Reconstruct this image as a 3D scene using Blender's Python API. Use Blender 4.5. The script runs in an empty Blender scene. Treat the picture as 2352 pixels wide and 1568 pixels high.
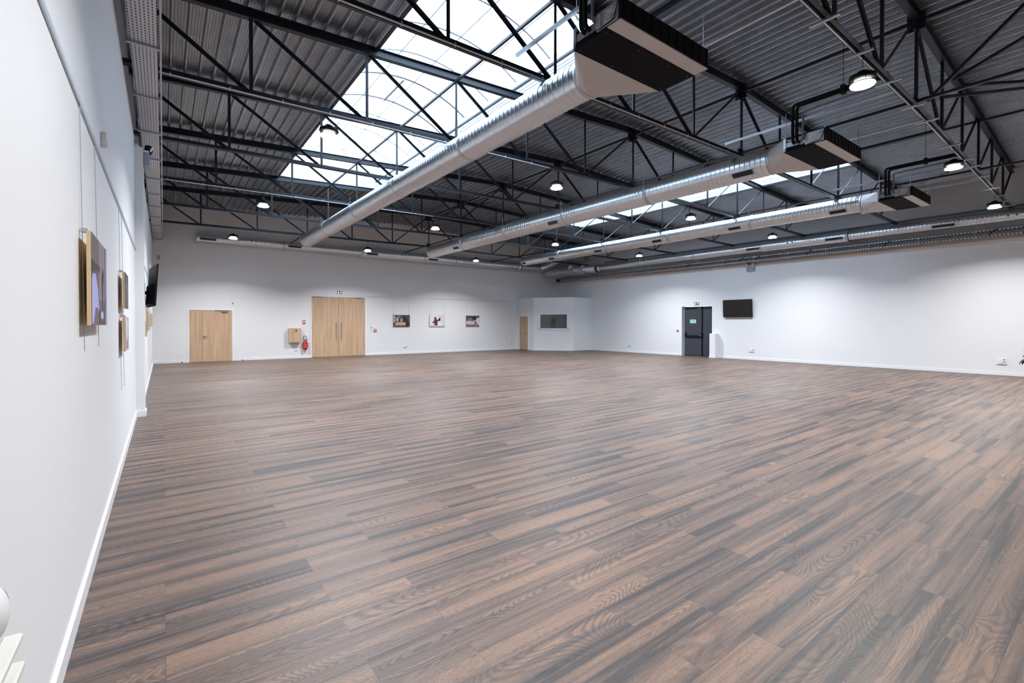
import bpy, math, random
from mathutils import Vector, Matrix
random.seed(7)
C = bpy.context.scene.collection
sc = bpy.context.scene
PI = math.pi
LOC = {}          # object -> world location of its origin (no rotations on roots that own meshes built in world space)

# ------------------------------------------------------------------ mesh helper
class MB:
    def __init__(s):
        s.v = []; s.f = []; s.m = []; s.sm = []
    def add(s, vs, fs, mi=0, smooth=False):
        b = len(s.v)
        s.v += [tuple(p) for p in vs]
        for f in fs:
            s.f.append([b + i for i in f]); s.m.append(mi); s.sm.append(smooth)
        return s
    def box(s, x0, x1, y0, y1, z0, z1, mi=0):
        if x0 > x1: x0, x1 = x1, x0
        if y0 > y1: y0, y1 = y1, y0
        if z0 > z1: z0, z1 = z1, z0
        vs = [(x0,y0,z0),(x1,y0,z0),(x1,y1,z0),(x0,y1,z0),(x0,y0,z1),(x1,y0,z1),(x1,y1,z1),(x0,y1,z1)]
        return s.add(vs, [(0,3,2,1),(4,5,6,7),(0,1,5,4),(1,2,6,5),(2,3,7,6),(3,0,4,7)], mi)
    def bbox(s, x0, x1, y0, y1, z0, z1, b=.004, mi=0):
        """box with chamfered edges"""
        c = ((x0+x1)/2, (y0+y1)/2, (z0+z1)/2); h = (abs(x1-x0)/2, abs(y1-y0)/2, abs(z1-z0)/2)
        b = min(b, .45*min(h))
        vs = []; idx = {}
        for sx in (-1,1):
            for sy in (-1,1):
                for sz in (-1,1):
                    for ax in range(3):
                        p = [sx*(h[0]-b), sy*(h[1]-b), sz*(h[2]-b)]
                        p[ax] = (sx,sy,sz)[ax]*h[ax]
                        idx[(sx,sy,sz,ax)] = len(vs); vs.append((c[0]+p[0], c[1]+p[1], c[2]+p[2]))
        fs = []
        def ordf(ids):
            pts = [Vector(vs[i]) for i in ids]
            n = (pts[1]-pts[0]).cross(pts[2]-pts[0])
            ce = sum(pts, Vector())/len(pts) - Vector(c)
            return ids if n.dot(ce) > 0 else ids[::-1]
        for ax in range(3):
            o = [a for a in range(3) if a != ax]
            for sg in (-1,1):
                ids = []
                for a, bb in ((-1,-1),(1,-1),(1,1),(-1,1)):
                    k = [0,0,0]; k[ax] = sg; k[o[0]] = a; k[o[1]] = bb
                    ids.append(idx[(k[0],k[1],k[2],ax)])
                fs.append(ordf(ids))
        for ax in range(3):
            o = [a for a in range(3) if a != ax]
            for a in (-1,1):
                for bb in (-1,1):
                    k0 = [0,0,0]; k0[ax] = -1; k0[o[0]] = a; k0[o[1]] = bb
                    k1 = list(k0); k1[ax] = 1
                    fs.append(ordf([idx[(*k0,o[0])], idx[(*k1,o[0])], idx[(*k1,o[1])], idx[(*k0,o[1])]]))
        for sx in (-1,1):
            for sy in (-1,1):
                for sz in (-1,1):
                    fs.append(ordf([idx[(sx,sy,sz,a)] for a in range(3)]))
        return s.add(vs, fs, mi)
    def prism(s, p, q, prof, up=(0,0,1), mi=0):
        """extrude a 2-D profile (list of (a,b): a sideways, b up) from p to q"""
        p, q = Vector(p), Vector(q); d = (q-p).normalized(); u = Vector(up)
        if abs(d.dot(u)) > .98: u = Vector((0,1,0))
        r = d.cross(u).normalized(); u = r.cross(d).normalized()
        n = len(prof)
        vs = [p + r*a + u*b for a, b in prof] + [q + r*a + u*b for a, b in prof]
        fs = [(i, (i+1) % n, n+(i+1) % n, n+i) for i in range(n)]
        fs += [tuple(range(n))[::-1], tuple(range(n, 2*n))]
        return s.add(vs, fs, mi)
    def bar(s, p, q, w, h, up=(0,0,1), mi=0):
        return s.prism(p, q, [(-w/2,-h/2),(w/2,-h/2),(w/2,h/2),(-w/2,h/2)], up, mi)
    def ibeam(s, p, q, w, h, tf=.012, tw=.009, up=(0,0,1)):
        a, b = w/2, h/2
        return s.prism(p, q, [(-a,-b),(a,-b),(a,-b+tf),(tw/2,-b+tf),(tw/2,b-tf),(a,b-tf),(a,b),(-a,b),(-a,b-tf),(-tw/2,b-tf),(-tw/2,-b+tf),(-a,-b+tf)], up)
    def lbar(s, p, q, w, t=.007, flip=1, up=(0,0,1), top=False):
        a = w/2
        pr = [(-a,-a),(a,-a),(a,-a+t),(-a+t,-a+t),(-a+t,a),(-a,a)]
        if top: pr = [(x,-y) for x,y in pr][::-1]
        if flip < 0: pr = [(-x,y) for x,y in pr][::-1]
        return s.prism(p, q, pr, up)
    def tube(s, path, r, seg=12, caps=True, mi=0, smooth=True, closed=False):
        P = [Vector(p) for p in path]; n = len(P)
        rs = r if isinstance(r, (list,tuple)) else [r]*n
        rings = []; prev = None
        for i in range(n):
            if closed: d = (P[(i+1) % n]-P[i-1]).normalized()
            else: d = (P[min(i+1,n-1)]-P[max(i-1,0)]).normalized()
            if prev is None:
                u = Vector((0,0,1)) if abs(d.z) < .9 else Vector((1,0,0))
                u = (u - d*d.dot(u)).normalized()
            else:
                u = (prev - d*d.dot(prev)).normalized()
            prev = u; w = d.cross(u)
            rings.append([P[i] + (u*math.cos(2*PI*k/seg) + w*math.sin(2*PI*k/seg))*rs[i] for k in range(seg)])
        vs = [v for R in rings for v in R]; fs = []
        for i in range(n if closed else n-1):
            j = (i+1) % n
            for k in range(seg):
                fs.append((i*seg+k, i*seg+(k+1) % seg, j*seg+(k+1) % seg, j*seg+k))
        s.add(vs, fs, mi, smooth)
        if caps and not closed:
            s.add(rings[0], [tuple(range(seg))[::-1]], mi); s.add(rings[-1], [tuple(range(seg))], mi)
        return s
    def lathe(s, prof, c=(0,0,0), axis='z', seg=32, mi=0, smooth=True):
        """prof: list of (radius, height)"""
        vs = []
        for r, h in prof:
            for k in range(seg):
                a = 2*PI*k/seg; x, y = r*math.cos(a), r*math.sin(a)
                p = (x,y,h) if axis == 'z' else ((h,x,y) if axis == 'x' else (y,h,x))
                vs.append((c[0]+p[0], c[1]+p[1], c[2]+p[2]))
        fs = []
        for i in range(len(prof)-1):
            for k in range(seg):
                fs.append((i*seg+k, i*seg+(k+1) % seg, (i+1)*seg+(k+1) % seg, (i+1)*seg+k))
        return s.add(vs, fs, mi, smooth)
    def poly(s, pts, mi=0):
        return s.add(pts, [tuple(range(len(pts)))], mi)
    def build(s, name, mats, parent=None, origin=None, fix=True):
        o3 = Vector(origin) if origin is not None else (LOC.get(parent.name, Vector()) if parent is not None else Vector())
        me = bpy.data.meshes.new(name)
        me.from_pydata([tuple(Vector(v)-o3) for v in s.v], [], s.f)
        if not isinstance(mats, (list,tuple)): mats = [mats]
        for m in mats: me.materials.append(m)
        me.polygons.foreach_set('material_index', s.m)
        me.polygons.foreach_set('use_smooth', s.sm)
        me.update()
        if fix:
            import bmesh
            bm = bmesh.new(); bm.from_mesh(me)
            bmesh.ops.recalc_face_normals(bm, faces=bm.faces); bm.to_mesh(me); bm.free()
        o = bpy.data.objects.new(name, me); C.objects.link(o)
        if parent is not None: o.parent = parent
        elif origin is not None: o.location = o3
        LOC[o.name] = Vector(o3)
        return o

def tag(o, label=None, cat=None, group=None, kind=None):
    if label: o['label'] = label
    if cat: o['category'] = cat
    if group: o['group'] = group
    if kind: o['kind'] = kind
    return o
def thing(name, label, cat, loc, group=None):
    o = bpy.data.objects.new(name, None); C.objects.link(o); o.location = loc
    o.empty_display_size = .1; LOC[o.name] = Vector(loc)
    return tag(o, label, cat, group)
def copy_tree(o, parent=None):
    c = o.copy(); C.objects.link(c)
    if parent is not None:
        c.parent = parent
        for k in ('label','category','group'):
            pass
    for ch in list(o.children): copy_tree(ch, c)
    return c
def struct(name, mb, mats, parent=None, label=None, **k):
    o = mb.build(name, mats, parent, **k)
    if parent is None: o['kind'] = 'structure'
    if label: o['label'] = label
    return o
def solo(name, mb, mats, label, cat, group=None, origin=None):
    if origin is None:
        xs = [v[0] for v in mb.v]; ys = [v[1] for v in mb.v]; zs = [v[2] for v in mb.v]
        origin = ((min(xs)+max(xs))/2, (min(ys)+max(ys))/2, min(zs))
    return tag(mb.build(name, mats, None, origin), label, cat, group)

# ------------------------------------------------------------------ materials
def new_mat(name):
    m = bpy.data.materials.new(name); m.use_nodes = True
    return m, m.node_tree, m.node_tree.nodes['Principled BSDF']
def lin(*c):  # sRGB 0-255 -> linear
    return tuple(((x/255)/12.92 if x/255 <= .04045 else ((x/255+.055)/1.055)**2.4) for x in c) + (1,)
def mat(name, col, rough=.5, metal=0, noise=0, nscale=6, bump=0, emit=0, spec=.5):
    m, nt, b = new_mat(name)
    b.inputs['Base Color'].default_value = col; b.inputs['Roughness'].default_value = rough
    b.inputs['Metallic'].default_value = metal; b.inputs['Specular IOR Level'].default_value = spec
    if emit:
        b.inputs['Emission Color'].default_value = col; b.inputs['Emission Strength'].default_value = emit
    if noise or bump:
        tc = nt.nodes.new('ShaderNodeTexCoord'); n = nt.nodes.new('ShaderNodeTexNoise')
        n.inputs['Scale'].default_value = nscale; n.inputs['Detail'].default_value = 4
        nt.links.new(tc.outputs['Object'], n.inputs['Vector'])
        if noise:
            mx = nt.nodes.new('ShaderNodeMix'); mx.data_type = 'RGBA'
            mx.inputs['A'].default_value = tuple(c*(1-noise) for c in col[:3])+(1,)
            mx.inputs['B'].default_value = tuple(min(1,c*(1+noise)) for c in col[:3])+(1,)
            nt.links.new(n.outputs['Fac'], mx.inputs['Factor']); nt.links.new(mx.outputs['Result'], b.inputs['Base Color'])
        if bump:
            bp = nt.nodes.new('ShaderNodeBump'); bp.inputs['Strength'].default_value = bump; bp.inputs['Distance'].default_value = .01
            nt.links.new(n.outputs['Fac'], bp.inputs['Height']); nt.links.new(bp.outputs['Normal'], b.inputs['Normal'])
    return m

def floor_mat():
    m, nt, b = new_mat('vinyl_planks'); N = nt.nodes.new; L = nt.links.new
    tc = N('ShaderNodeTexCoord'); sep = N('ShaderNodeSeparateXYZ'); L(tc.outputs['Object'], sep.inputs[0])
    br = N('ShaderNodeTexBrick'); br.offset = .37; br.offset_frequency = 2; br.squash = 1
    br.inputs['Color1'].default_value = (0,0,0,1); br.inputs['Color2'].default_value = (1,1,1,1); br.inputs['Mortar'].default_value = (.5,.5,.5,1)
    br.inputs['Scale'].default_value = 1; br.inputs['Mortar Size'].default_value = .0012; br.inputs['Mortar Smooth'].default_value = .3
    br.inputs['Brick Width'].default_value = 1.22; br.inputs['Row Height'].default_value = .2
    L(tc.outputs['Object'], br.inputs['Vector'])
    def math_(op, a, bb=None):
        n = N('ShaderNodeMath'); n.operation = op
        for i, x in enumerate((a, bb)):
            if x is None: continue
            if isinstance(x, (int,float)): n.inputs[i].default_value = x
            else: L(x, n.inputs[i])
        return n.outputs[0]
    rgb = N('ShaderNodeSeparateColor'); L(br.outputs['Color'], rgb.inputs[0]); R = rgb.outputs[0]
    def coord(sx, sy, ox, oy):
        c = N('ShaderNodeCombineXYZ')
        L(math_('ADD', math_('MULTIPLY', sep.outputs[0], sx), math_('MULTIPLY', R, ox)), c.inputs[0])
        L(math_('ADD', math_('MULTIPLY', sep.outputs[1], sy), math_('MULTIPLY', R, oy)), c.inputs[1])
        L(math_('MULTIPLY', R, 13.7), c.inputs[2])
        return c.outputs[0]
    def noise(vec, scale, detail=5, rough=.6, dist=0):
        n = N('ShaderNodeTexNoise'); n.inputs['Scale'].default_value = scale; n.inputs['Detail'].default_value = detail
        n.inputs['Roughness'].default_value = rough; n.inputs['Distortion'].default_value = dist
        L(vec, n.inputs['Vector']); return n.outputs['Fac']
    def ramp(fac, *st):
        r = N('ShaderNodeValToRGB'); L(fac, r.inputs[0]); e = r.color_ramp.elements
        e[0].position, e[0].color = st[0]; e[1].position, e[1].color = st[-1]
        for p, c in st[1:-1]:
            x = e.new(p); x.color = c
        return r.outputs[0]
    def mix(f, a, bb, bt='MIX'):
        n = N('ShaderNodeMix'); n.data_type = 'RGBA'; n.blend_type = bt
        for k, x in (('Factor',f),('A',a),('B',bb)):
            if isinstance(x, (int,float)): n.inputs[k].default_value = x
            elif isinstance(x, tuple): n.inputs[k].default_value = x
            else: L(x, n.inputs[k])
        return n.outputs['Result']
    # soft brown / grey figure along each plank, dark greyish edges, contour-line cathedral grain, fibres and specks
    broad = noise(coord(.55, 9, 31, 17), 1.0, 4, .55, .5)
    wide = noise(coord(.28, 2.2, 19, 23), 1.0, 2, .5, .3)
    streak = noise(coord(.42, 19, 43, 61), 1.0, 5, .62, .35)
    fine = noise(coord(6, 120, 53, 7), 1.0, 4, .7, .2)
    pores = noise(coord(60, 210, 5, 9), 1.0, 2, .6, 0)
    field = noise(coord(.62, 3.4, 77, 41), 1.0, 1.4, .40, .30)
    jit = noise(coord(7, 30, 9, 3), 1.0, 3, .6)
    ph = math_('ADD', math_('MULTIPLY', field, 430), math_('MULTIPLY', jit, 5.5))
    rings = math_('ADD', math_('MULTIPLY', math_('SINE', ph), .5), .5)
    speck = noise(coord(9, 22, 3, 3), 3.0, 5, .75)
    v = math_('FRACT', math_('DIVIDE', sep.outputs[1], .2))
    edge = math_('MULTIPLY', math_('ABSOLUTE', math_('SUBTRACT', v, .5)), 2.0)          # 0 mid .. 1 plank edge
    edge = math_('ADD', math_('MULTIPLY', edge, .55), math_('MULTIPLY', math_('SUBTRACT', streak, .5), 3.0))
    edge = math_('ADD', edge, math_('ADD', math_('MULTIPLY', math_('SUBTRACT', broad, .5), 1.6), .22))
    edge = math_('ADD', edge, math_('MULTIPLY', math_('SUBTRACT', wide, .5), 1.9))
    base = ramp(edge, (.05, lin(126,103,89)), (.45, lin(107,89,79)), (.80, lin(87,75,70)), (1.20, lin(63,58,58)))
    gate = ramp(noise(coord(.5, 1.7, 13, 29), 1.0, 2, .5), (.38, (.15,.15,.15,1)), (.62, (1,1,1,1)))
    gm = N('ShaderNodeSeparateColor'); L(gate, gm.inputs[0])
    dk = mix(1.0, base, (.60,.60,.63,1), 'MULTIPLY'); lt = mix(1.0, base, (1.20,1.18,1.16,1), 'MULTIPLY')
    rg = mix(ramp(rings, (.10, (0,0,0,1)), (.62, (1,1,1,1))), dk, lt)
    col = mix(math_('MULTIPLY', gm.outputs[0], .80), base, rg)
    col = mix(.85, col, ramp(fine, (.25, (.70,.70,.73,1)), (.75, (1.22,1.20,1.17,1))), 'MULTIPLY')
    col = mix(.8, col, ramp(pores, (.36, (.72,.72,.74,1)), (.60, (1.06,1.06,1.05,1))), 'MULTIPLY')
    col = mix(ramp(speck, (.66, (0,0,0,1)), (.80, (.45,.45,.45,1))), col, lin(142,122,108))
    tone = ramp(R, (0, (.88,.89,.93,1)), (.5, (.99,.98,.97,1)), (1, (1.07,1.04,1.0,1)))
    col = mix(1.0, col, tone, 'MULTIPLY')
    col = mix(math_('MULTIPLY', br.outputs['Fac'], .6), col, lin(44,40,39))
    L(col, b.inputs['Base Color'])
    bp = N('ShaderNodeBump'); bp.inputs['Strength'].default_value = .12; bp.inputs['Distance'].default_value = .003
    L(fine, bp.inputs['Height']); L(bp.outputs[0], b.inputs['Normal'])
    rr = N('ShaderNodeMapRange'); rr.inputs[3].default_value = .42; rr.inputs[4].default_value = .54
    L(fine, rr.inputs[0]); L(rr.outputs[0], b.inputs['Roughness'])
    b.inputs['Specular IOR Level'].default_value = .55
    return m

def deck_mat():
    m, nt, b = new_mat('galvanised_deck'); N = nt.nodes.new; L = nt.links.new
    tc = N('ShaderNodeTexCoord')
    v = N('ShaderNodeTexVoronoi'); v.inputs['Scale'].default_value = 55; L(tc.outputs['Object'], v.inputs['Vector'])
    n = N('ShaderNodeTexNoise'); n.inputs['Scale'].default_value = 3; n.inputs['Detail'].default_value = 6; L(tc.outputs['Object'], n.inputs['Vector'])
    mx = N('ShaderNodeMix'); mx.data_type = 'FLOAT'; mx.inputs['Factor'].default_value = .65
    sp = N('ShaderNodeSeparateColor'); L(v.outputs['Color'], sp.inputs[0])
    L(sp.outputs[0], mx.inputs['A']); L(n.outputs['Fac'], mx.inputs['B'])
    r = N('ShaderNodeValToRGB'); L(mx.outputs['Result'], r.inputs[0])
    r.color_ramp.elements[0].position = .2; r.color_ramp.elements[0].color = DECK0
    r.color_ramp.elements[1].position = .8; r.color_ramp.elements[1].color = DECK1
    L(r.outputs[0], b.inputs['Base Color'])
    b.inputs['Metallic'].default_value = .90; b.inputs['Roughness'].default_value = .34
    return m

def oak_mat(name='oak_veneer', a=lin(186,152,120), c=lin(212,182,152)):
    m, nt, b = new_mat(name); N = nt.nodes.new; L = nt.links.new
    tc = N('ShaderNodeTexCoord'); mp = N('ShaderNodeMapping'); mp.inputs['Scale'].default_value = (9,9,.45)
    L(tc.outputs['Object'], mp.inputs['Vector'])
    n = N('ShaderNodeTexNoise'); n.inputs['Scale'].default_value = 1.3; n.inputs['Detail'].default_value = 6; n.inputs['Roughness'].default_value = .65
    L(mp.outputs[0], n.inputs['Vector'])
    r = N('ShaderNodeValToRGB'); L(n.outputs['Fac'], r.inputs[0])
    r.color_ramp.elements[0].position = .34; r.color_ramp.elements[0].color = a
    r.color_ramp.elements[1].position = .66; r.color_ramp.elements[1].color = c
    L(r.outputs[0], b.inputs['Base Color']); b.inputs['Roughness'].default_value = .5
    return m

def perf_mat():
    """pre-galvanised tray sheet with rows of punched slots (dark) and cables showing"""
    m, nt, b = new_mat('perforated_tray'); N = nt.nodes.new; L = nt.links.new
    tc = N('ShaderNodeTexCoord')
    br = N('ShaderNodeTexBrick'); br.offset = 0; br.inputs['Scale'].default_value = 1
    br.inputs['Brick Width'].default_value = .060; br.inputs['Row Height'].default_value = .036; br.inputs['Mortar Size'].default_value = .0125
    br.inputs['Color1'].default_value = br.inputs['Color2'].default_value = (0,0,0,1); br.inputs['Mortar'].default_value = (1,1,1,1)
    mp = N('ShaderNodeMapping'); mp.inputs['Rotation'].default_value = (0,0,PI/2)
    L(tc.outputs['Object'], mp.inputs['Vector']); L(mp.outputs[0], br.inputs['Vector'])
    mx = N('ShaderNodeMix'); mx.data_type = 'RGBA'
    mx.inputs['A'].default_value = (.05,.055,.06,1); mx.inputs['B'].default_value = (.62,.63,.65,1)
    L(br.outputs['Fac'], mx.inputs['Factor']); L(mx.outputs['Result'], b.inputs['Base Color'])
    b.inputs['Metallic'].default_value = .35; b.inputs['Roughness'].default_value = .4
    return m

DECK0, DECK1 = (.27,.29,.32,1), (.46,.49,.54,1)
M = {}
M['floor'] = floor_mat()
M['deck'] = deck_mat()
M['wall'] = mat('white_wall_paint', (.82,.82,.83,1), .55, noise=.012, nscale=1.5)
M['trim'] = mat('white_gloss_trim', (.86,.86,.87,1), .35)
M['white'] = mat('white_plastic', (.82,.82,.83,1), .35)
M['wall_shade'] = mat('shaded_upper_wall', (.66,.67,.70,1), .6, noise=.02)  # same white paint as the walls, shadow put into the grey
M['clad'] = mat('pale_blue_cladding', (.50,.58,.68,1), .45)
M['tan'] = mat('tan_band', (.50,.45,.41,1), .8, noise=.06)  # greyish tan for the band above the right lining
M['steel'] = mat('dark_painted_steel', (.018,.024,.034,1), .42, noise=.15, nscale=9, spec=.4)
M['black'] = mat('black_plastic', (.006,.006,.007,1), .55, spec=.2)
M['blackmat'] = mat('black_matt_sheet', (.006,.006,.007,1), .8, spec=.12)
M['rubber'] = mat('black_foam_insulation', (.008,.008,.009,1), .8, spec=.2, bump=.2, nscale=60)
M['galv'] = mat('galvanised_steel', (.66,.68,.71,1), .30, .92, noise=.10, nscale=14)
M['galv2'] = mat('galvanised_channel', (.55,.58,.62,1), .38, .75, noise=.12, nscale=20)
M['sheet'] = mat('bare_sheet_panel', (.62,.59,.57,1), .5, .15, noise=.05, nscale=8)
M['unitgrey'] = mat('unit_side_sheet', (.42,.44,.47,1), .4, .5, noise=.08, nscale=8)
M['perf'] = perf_mat()
M['oak'] = oak_mat()
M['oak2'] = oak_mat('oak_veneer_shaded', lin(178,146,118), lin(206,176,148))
M['chrome'] = mat('brushed_steel', (.62,.62,.62,1), .28, 1)
M['darkdoor'] = mat('anthracite_door', lin(58,62,72), .45, noise=.04)
M['red'] = mat('signal_red', lin(196,24,30), .35)
M['redbox'] = mat('red_call_point', lin(206,50,52), .4)
M['blue'] = mat('blue_plastic', lin(30,110,150), .4)
M['green'] = mat('sign_green', lin(32,120,84), .5)
M['mint'] = mat('luminescent_mint', lin(168,226,208), .55)
M['dkgreen'] = mat('sign_dark_green', lin(30,110,96), .5)
M['lit_sign'] = mat('lit_sign_white', lin(226,255,240), .5, emit=.5)
M['yellow'] = mat('warning_yellow', lin(222,200,30), .5)
M['paper'] = mat('paper_label', lin(214,214,220), .6)
M['ink'] = mat('printed_ink', lin(70,72,80), .6)
M['greybox'] = mat('grey_enclosure', lin(148,156,170), .45)
M['pvc'] = mat('grey_pvc_pipe', lin(112,116,124), .4)
M['screen'] = mat('tv_screen', (.006,.006,.007,1), .22)
M['pine'] = mat('pale_pine_edge', lin(226,198,152), .6)
M['leaf'] = mat('dark_leaf', lin(30,62,22), .35)
M['leaf2'] = mat('leaf_light_side', lin(74,116,40), .4)
M['pot'] = mat('pale_pot', lin(210,208,204), .5)
M['soil'] = mat('potting_soil', lin(50,38,30), .9)
M['arc'] = mat('rooflight_bar', (.34,.36,.40,1), .45)
M['curb'] = mat('rooflight_curb', (.72,.75,.80,1), .45)
M['rust'] = mat('orange_edge', lin(180,92,66), .8)
M['heater'] = mat('off_white_enamel', lin(222,220,214), .35)
def emis(name, col, s):
    m = bpy.data.materials.new(name); m.use_nodes = True; nt = m.node_tree; nt.nodes.clear()
    o = nt.nodes.new('ShaderNodeOutputMaterial'); e = nt.nodes.new('ShaderNodeEmission')
    e.inputs[0].default_value = col; e.inputs[1].default_value = s; nt.links.new(e.outputs[0], o.inputs[0]); return m
M['lens'] = emis('led_lens', (1,.985,.95,1), 9)
M['fin_shine'] = emis('fin_reflection_emission', (1,.985,.95,1), 8)  # lamp light reflected off the fins, put in as emission
def poly_mat():
    m = bpy.data.materials.new('clear_polycarbonate'); m.use_nodes = True; nt = m.node_tree; nt.nodes.clear()
    o = nt.nodes.new('ShaderNodeOutputMaterial'); t = nt.nodes.new('ShaderNodeBsdfTransparent'); t.inputs[0].default_value = (.93,.96,1,1)
    tl = nt.nodes.new('ShaderNodeBsdfTranslucent'); tl.inputs[0].default_value = (.9,.93,.97,1)
    x = nt.nodes.new('ShaderNodeMixShader'); x.inputs[0].default_value = .12
    nt.links.new(t.outputs[0], x.inputs[1]); nt.links.new(tl.outputs[0], x.inputs[2]); nt.links.new(x.outputs[0], o.inputs[0]); return m
M['poly'] = poly_mat()
def glass_mat():
    m, nt, b = new_mat('dark_booth_glass')
    b.inputs['Base Color'].default_value = (.05,.055,.058,1); b.inputs['Roughness'].default_value = .04
    b.inputs['Specular IOR Level'].default_value = .6
    return m
M['glass'] = glass_mat()

# ------------------------------------------------------------------ dimensions of the hall
XL, XL2, XU = -.385, -.335, -.50          # left lining, left lining beyond the pilaster, recessed upper wall
XR, XRU = 20.9, 20.93
YB, YF = 23.45, -5.0
XC = 10.07
def roof(x): return 6.36 + .042*(x if x <= XC else 2*XC-x)
def chord_low(x): return roof(x) - .155
def bot_top(x): return 5.165 + .0105*(x if x <= XC else 2*XC-x)
TY = [2.32, 5.27, 8.2, 11.15, 14.16, 17.2, 20.2]
SX0, SX1, SY0, SY1 = 3.05, 6.45, 5.36, 17.25     # roof-light opening (mirrored about XC)
MX0, MX1 = 2*XC-SX1, 2*XC-SX0

# ------------------------------------------------------------------ floor, walls
struct('floor', MB().box(-1, 21.4, YF-.1, YB+.2, -.12, 0), M['floor'], label='brown grey wood plank vinyl floor of the empty hall')
mb = MB().box(XL-.12, XL, YF, 10.27, 0, 4.72).box(-.499, XL2, 10.45, YB+.1, 0, 4.72)
struct('wall_left', mb, M['wall'], label='white left wall that runs past the camera')
mb = MB().box(XL-.12, -.262, 10.27, 10.62, 0, 4.62)
struct('pillar_left', mb, M['wall'], label='white pilaster projecting from the left wall')
mb = MB()
mb.box(XU-.1, XU, YF, YB+.1, 4.4, 6.7)
for k in range(9): mb.box(XU, XU+.012, YF, YB, 4.86+k*.19, 4.90+k*.19)


struct('wall_left_upper', mb, M['clad'], label='pale blue clad strip of wall above the left lining')
mb = MB().box(-.499, XL+.008, YF, 10.29, 4.72, 4.75).box(-.499, XL2+.008, 10.62, YB, 4.72, 4.75)
struct('trim_1', mb, M['trim'], label='white capping along the top of the left wall')
# back wall with three door openings
def wall_open(y0, y1, x0, x1, z1, openings):
    mb = MB(); xs = x0
    for (a, b, h) in sorted(openings):
        mb.box(xs, a, y0, y1, 0, z1); mb.box(a, b, y0, y1, h, z1); xs = b
    return mb.box(xs, x1, y0, y1, 0, z1)
D1o = (.84, 2.40, 2.17); D2o = (5.60, 8.17, 2.90)
struct('wall_back', wall_open(YB, YB+.12, -1, 21.4, 7.1, [D1o, D2o]), M['wall'], label='white back wall with two oak doors')
struct('wall_back_core', MB().box(-1, 21.4, YB+.12, YB+.2, 0, 7.1), M['wall'])
# right wall with the recessed black door
mb = MB(); Y0o, Y1o, Zo = 12.285, 13.90, 2.45
mb.box(XR, XR+.3, YF, Y0o, 0, 4.22); mb.box(XR, XR+.3, Y1o, YB+.1, 0, 4.22); mb.box(XR, XR+.3, Y0o, Y1o, Zo, 4.22)
struct('wall_right', mb, M['wall'], label='white right wall with the black exit door')
struct('trim_2', MB().box(XR-.004, XR+.3, YF, YB, 4.22, 4.34), M['tan'], label='tan strip along the top of the right wall')
struct('wall_right_upper', MB().box(XRU, XRU+.3, YF, YB, 4.34, 7.1), M['wall_shade'], label='white upper wall above the right lining, greyed as if in shadow')
struct('wall_front', MB().box(-1, 21.4, YF-.12, YF, 0, 7.1), M['wall'])
# baseboards
def skirt(mb, x0, x1, y0, y1): mb.box(x0, x1, y0, y1, 0, .085); 
mb = MB().box(XL, XL+.016, YF, 10.27, 0, .10).box(XL+.0, XL+.011, YF, 10.27, .10, .106)
mb.box(XL, -.246, 10.254, 10.27, 0, .10).box(-.262, -.246, 10.27, 10.636, 0, .10).box(XL2, -.262, 10.62, 10.636, 0, .10)
mb.box(XL2, XL2+.016, 10.636, YB, 0, .10)
struct('baseboard_left', mb, M['trim'])
mb = MB()
for a, b in ((XL2+.016, .77), (2.46, 5.54), (8.22, 17.72)): mb.box(a, b, YB-.016, YB, 0, .10)
struct('baseboard_back', mb, M['trim'])
mb = MB().box(XR-.016, XR, YF, 11.93, 0, .10).box(XR-.016, XR, Y1o, 20.12, 0, .10)
struct('baseboard_right', mb, M['trim'])

# ------------------------------------------------------------------ corrugated roof deck
def deck_profile(xa, xb):
    P = .2255; D = .072; pts = []
    k0 = int(math.floor((xa+1)/P))-1
    brk = []
    for k in range(k0, k0+int((xb-xa)/P)+4):
        b = -1 + k*P
        brk += [(b, 0), (b+.026, 0), (b+.048, D)]
        for j in range(3):
            g = b+.048+(P-.070)*(j+1)/4
            brk += [(g-.007, D), (g-.002, D-.007), (g+.002, D-.007), (g+.007, D)]
        brk += [(b+P-.022, D)]
    def h(x):
        for i in range(len(brk)-1):
            if brk[i][0] <= x <= brk[i+1][0]:
                t = (x-brk[i][0])/max(1e-9, brk[i+1][0]-brk[i][0]); return brk[i][1]*(1-t)+brk[i+1][1]*t
        return 0
    xs = sorted(set([xa, xb] + [b for b, _ in brk if xa < b < xb] + ([XC] if xa < XC < xb else [])))
    return [(x, roof(x) + h(x)) for x in xs]
mb = MB()
for xa, xb, ya, yb in ((-.60, SX0, YF-.1, YB+.1), (SX0, SX1, YF-.1, SY0), (SX0, SX1, SY1, YB+.1), (SX1, MX0, YF-.1, YB+.1),
                       (MX0, MX1, YF-.1, SY0), (MX0, MX1, SY1, YB+.1), (MX1, 21.3, YF-.1, YB+.1)):
    pr = deck_profile(xa, xb); n = len(pr)
    mb.add([(x, ya, z) for x, z in pr] + [(x, yb, z) for x, z in pr], [(i, i+1, n+i+1, n+i) for i in range(n-1)])
struct('ceiling', mb, M['deck'], fix=False, label='dark corrugated steel roof deck')

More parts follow.
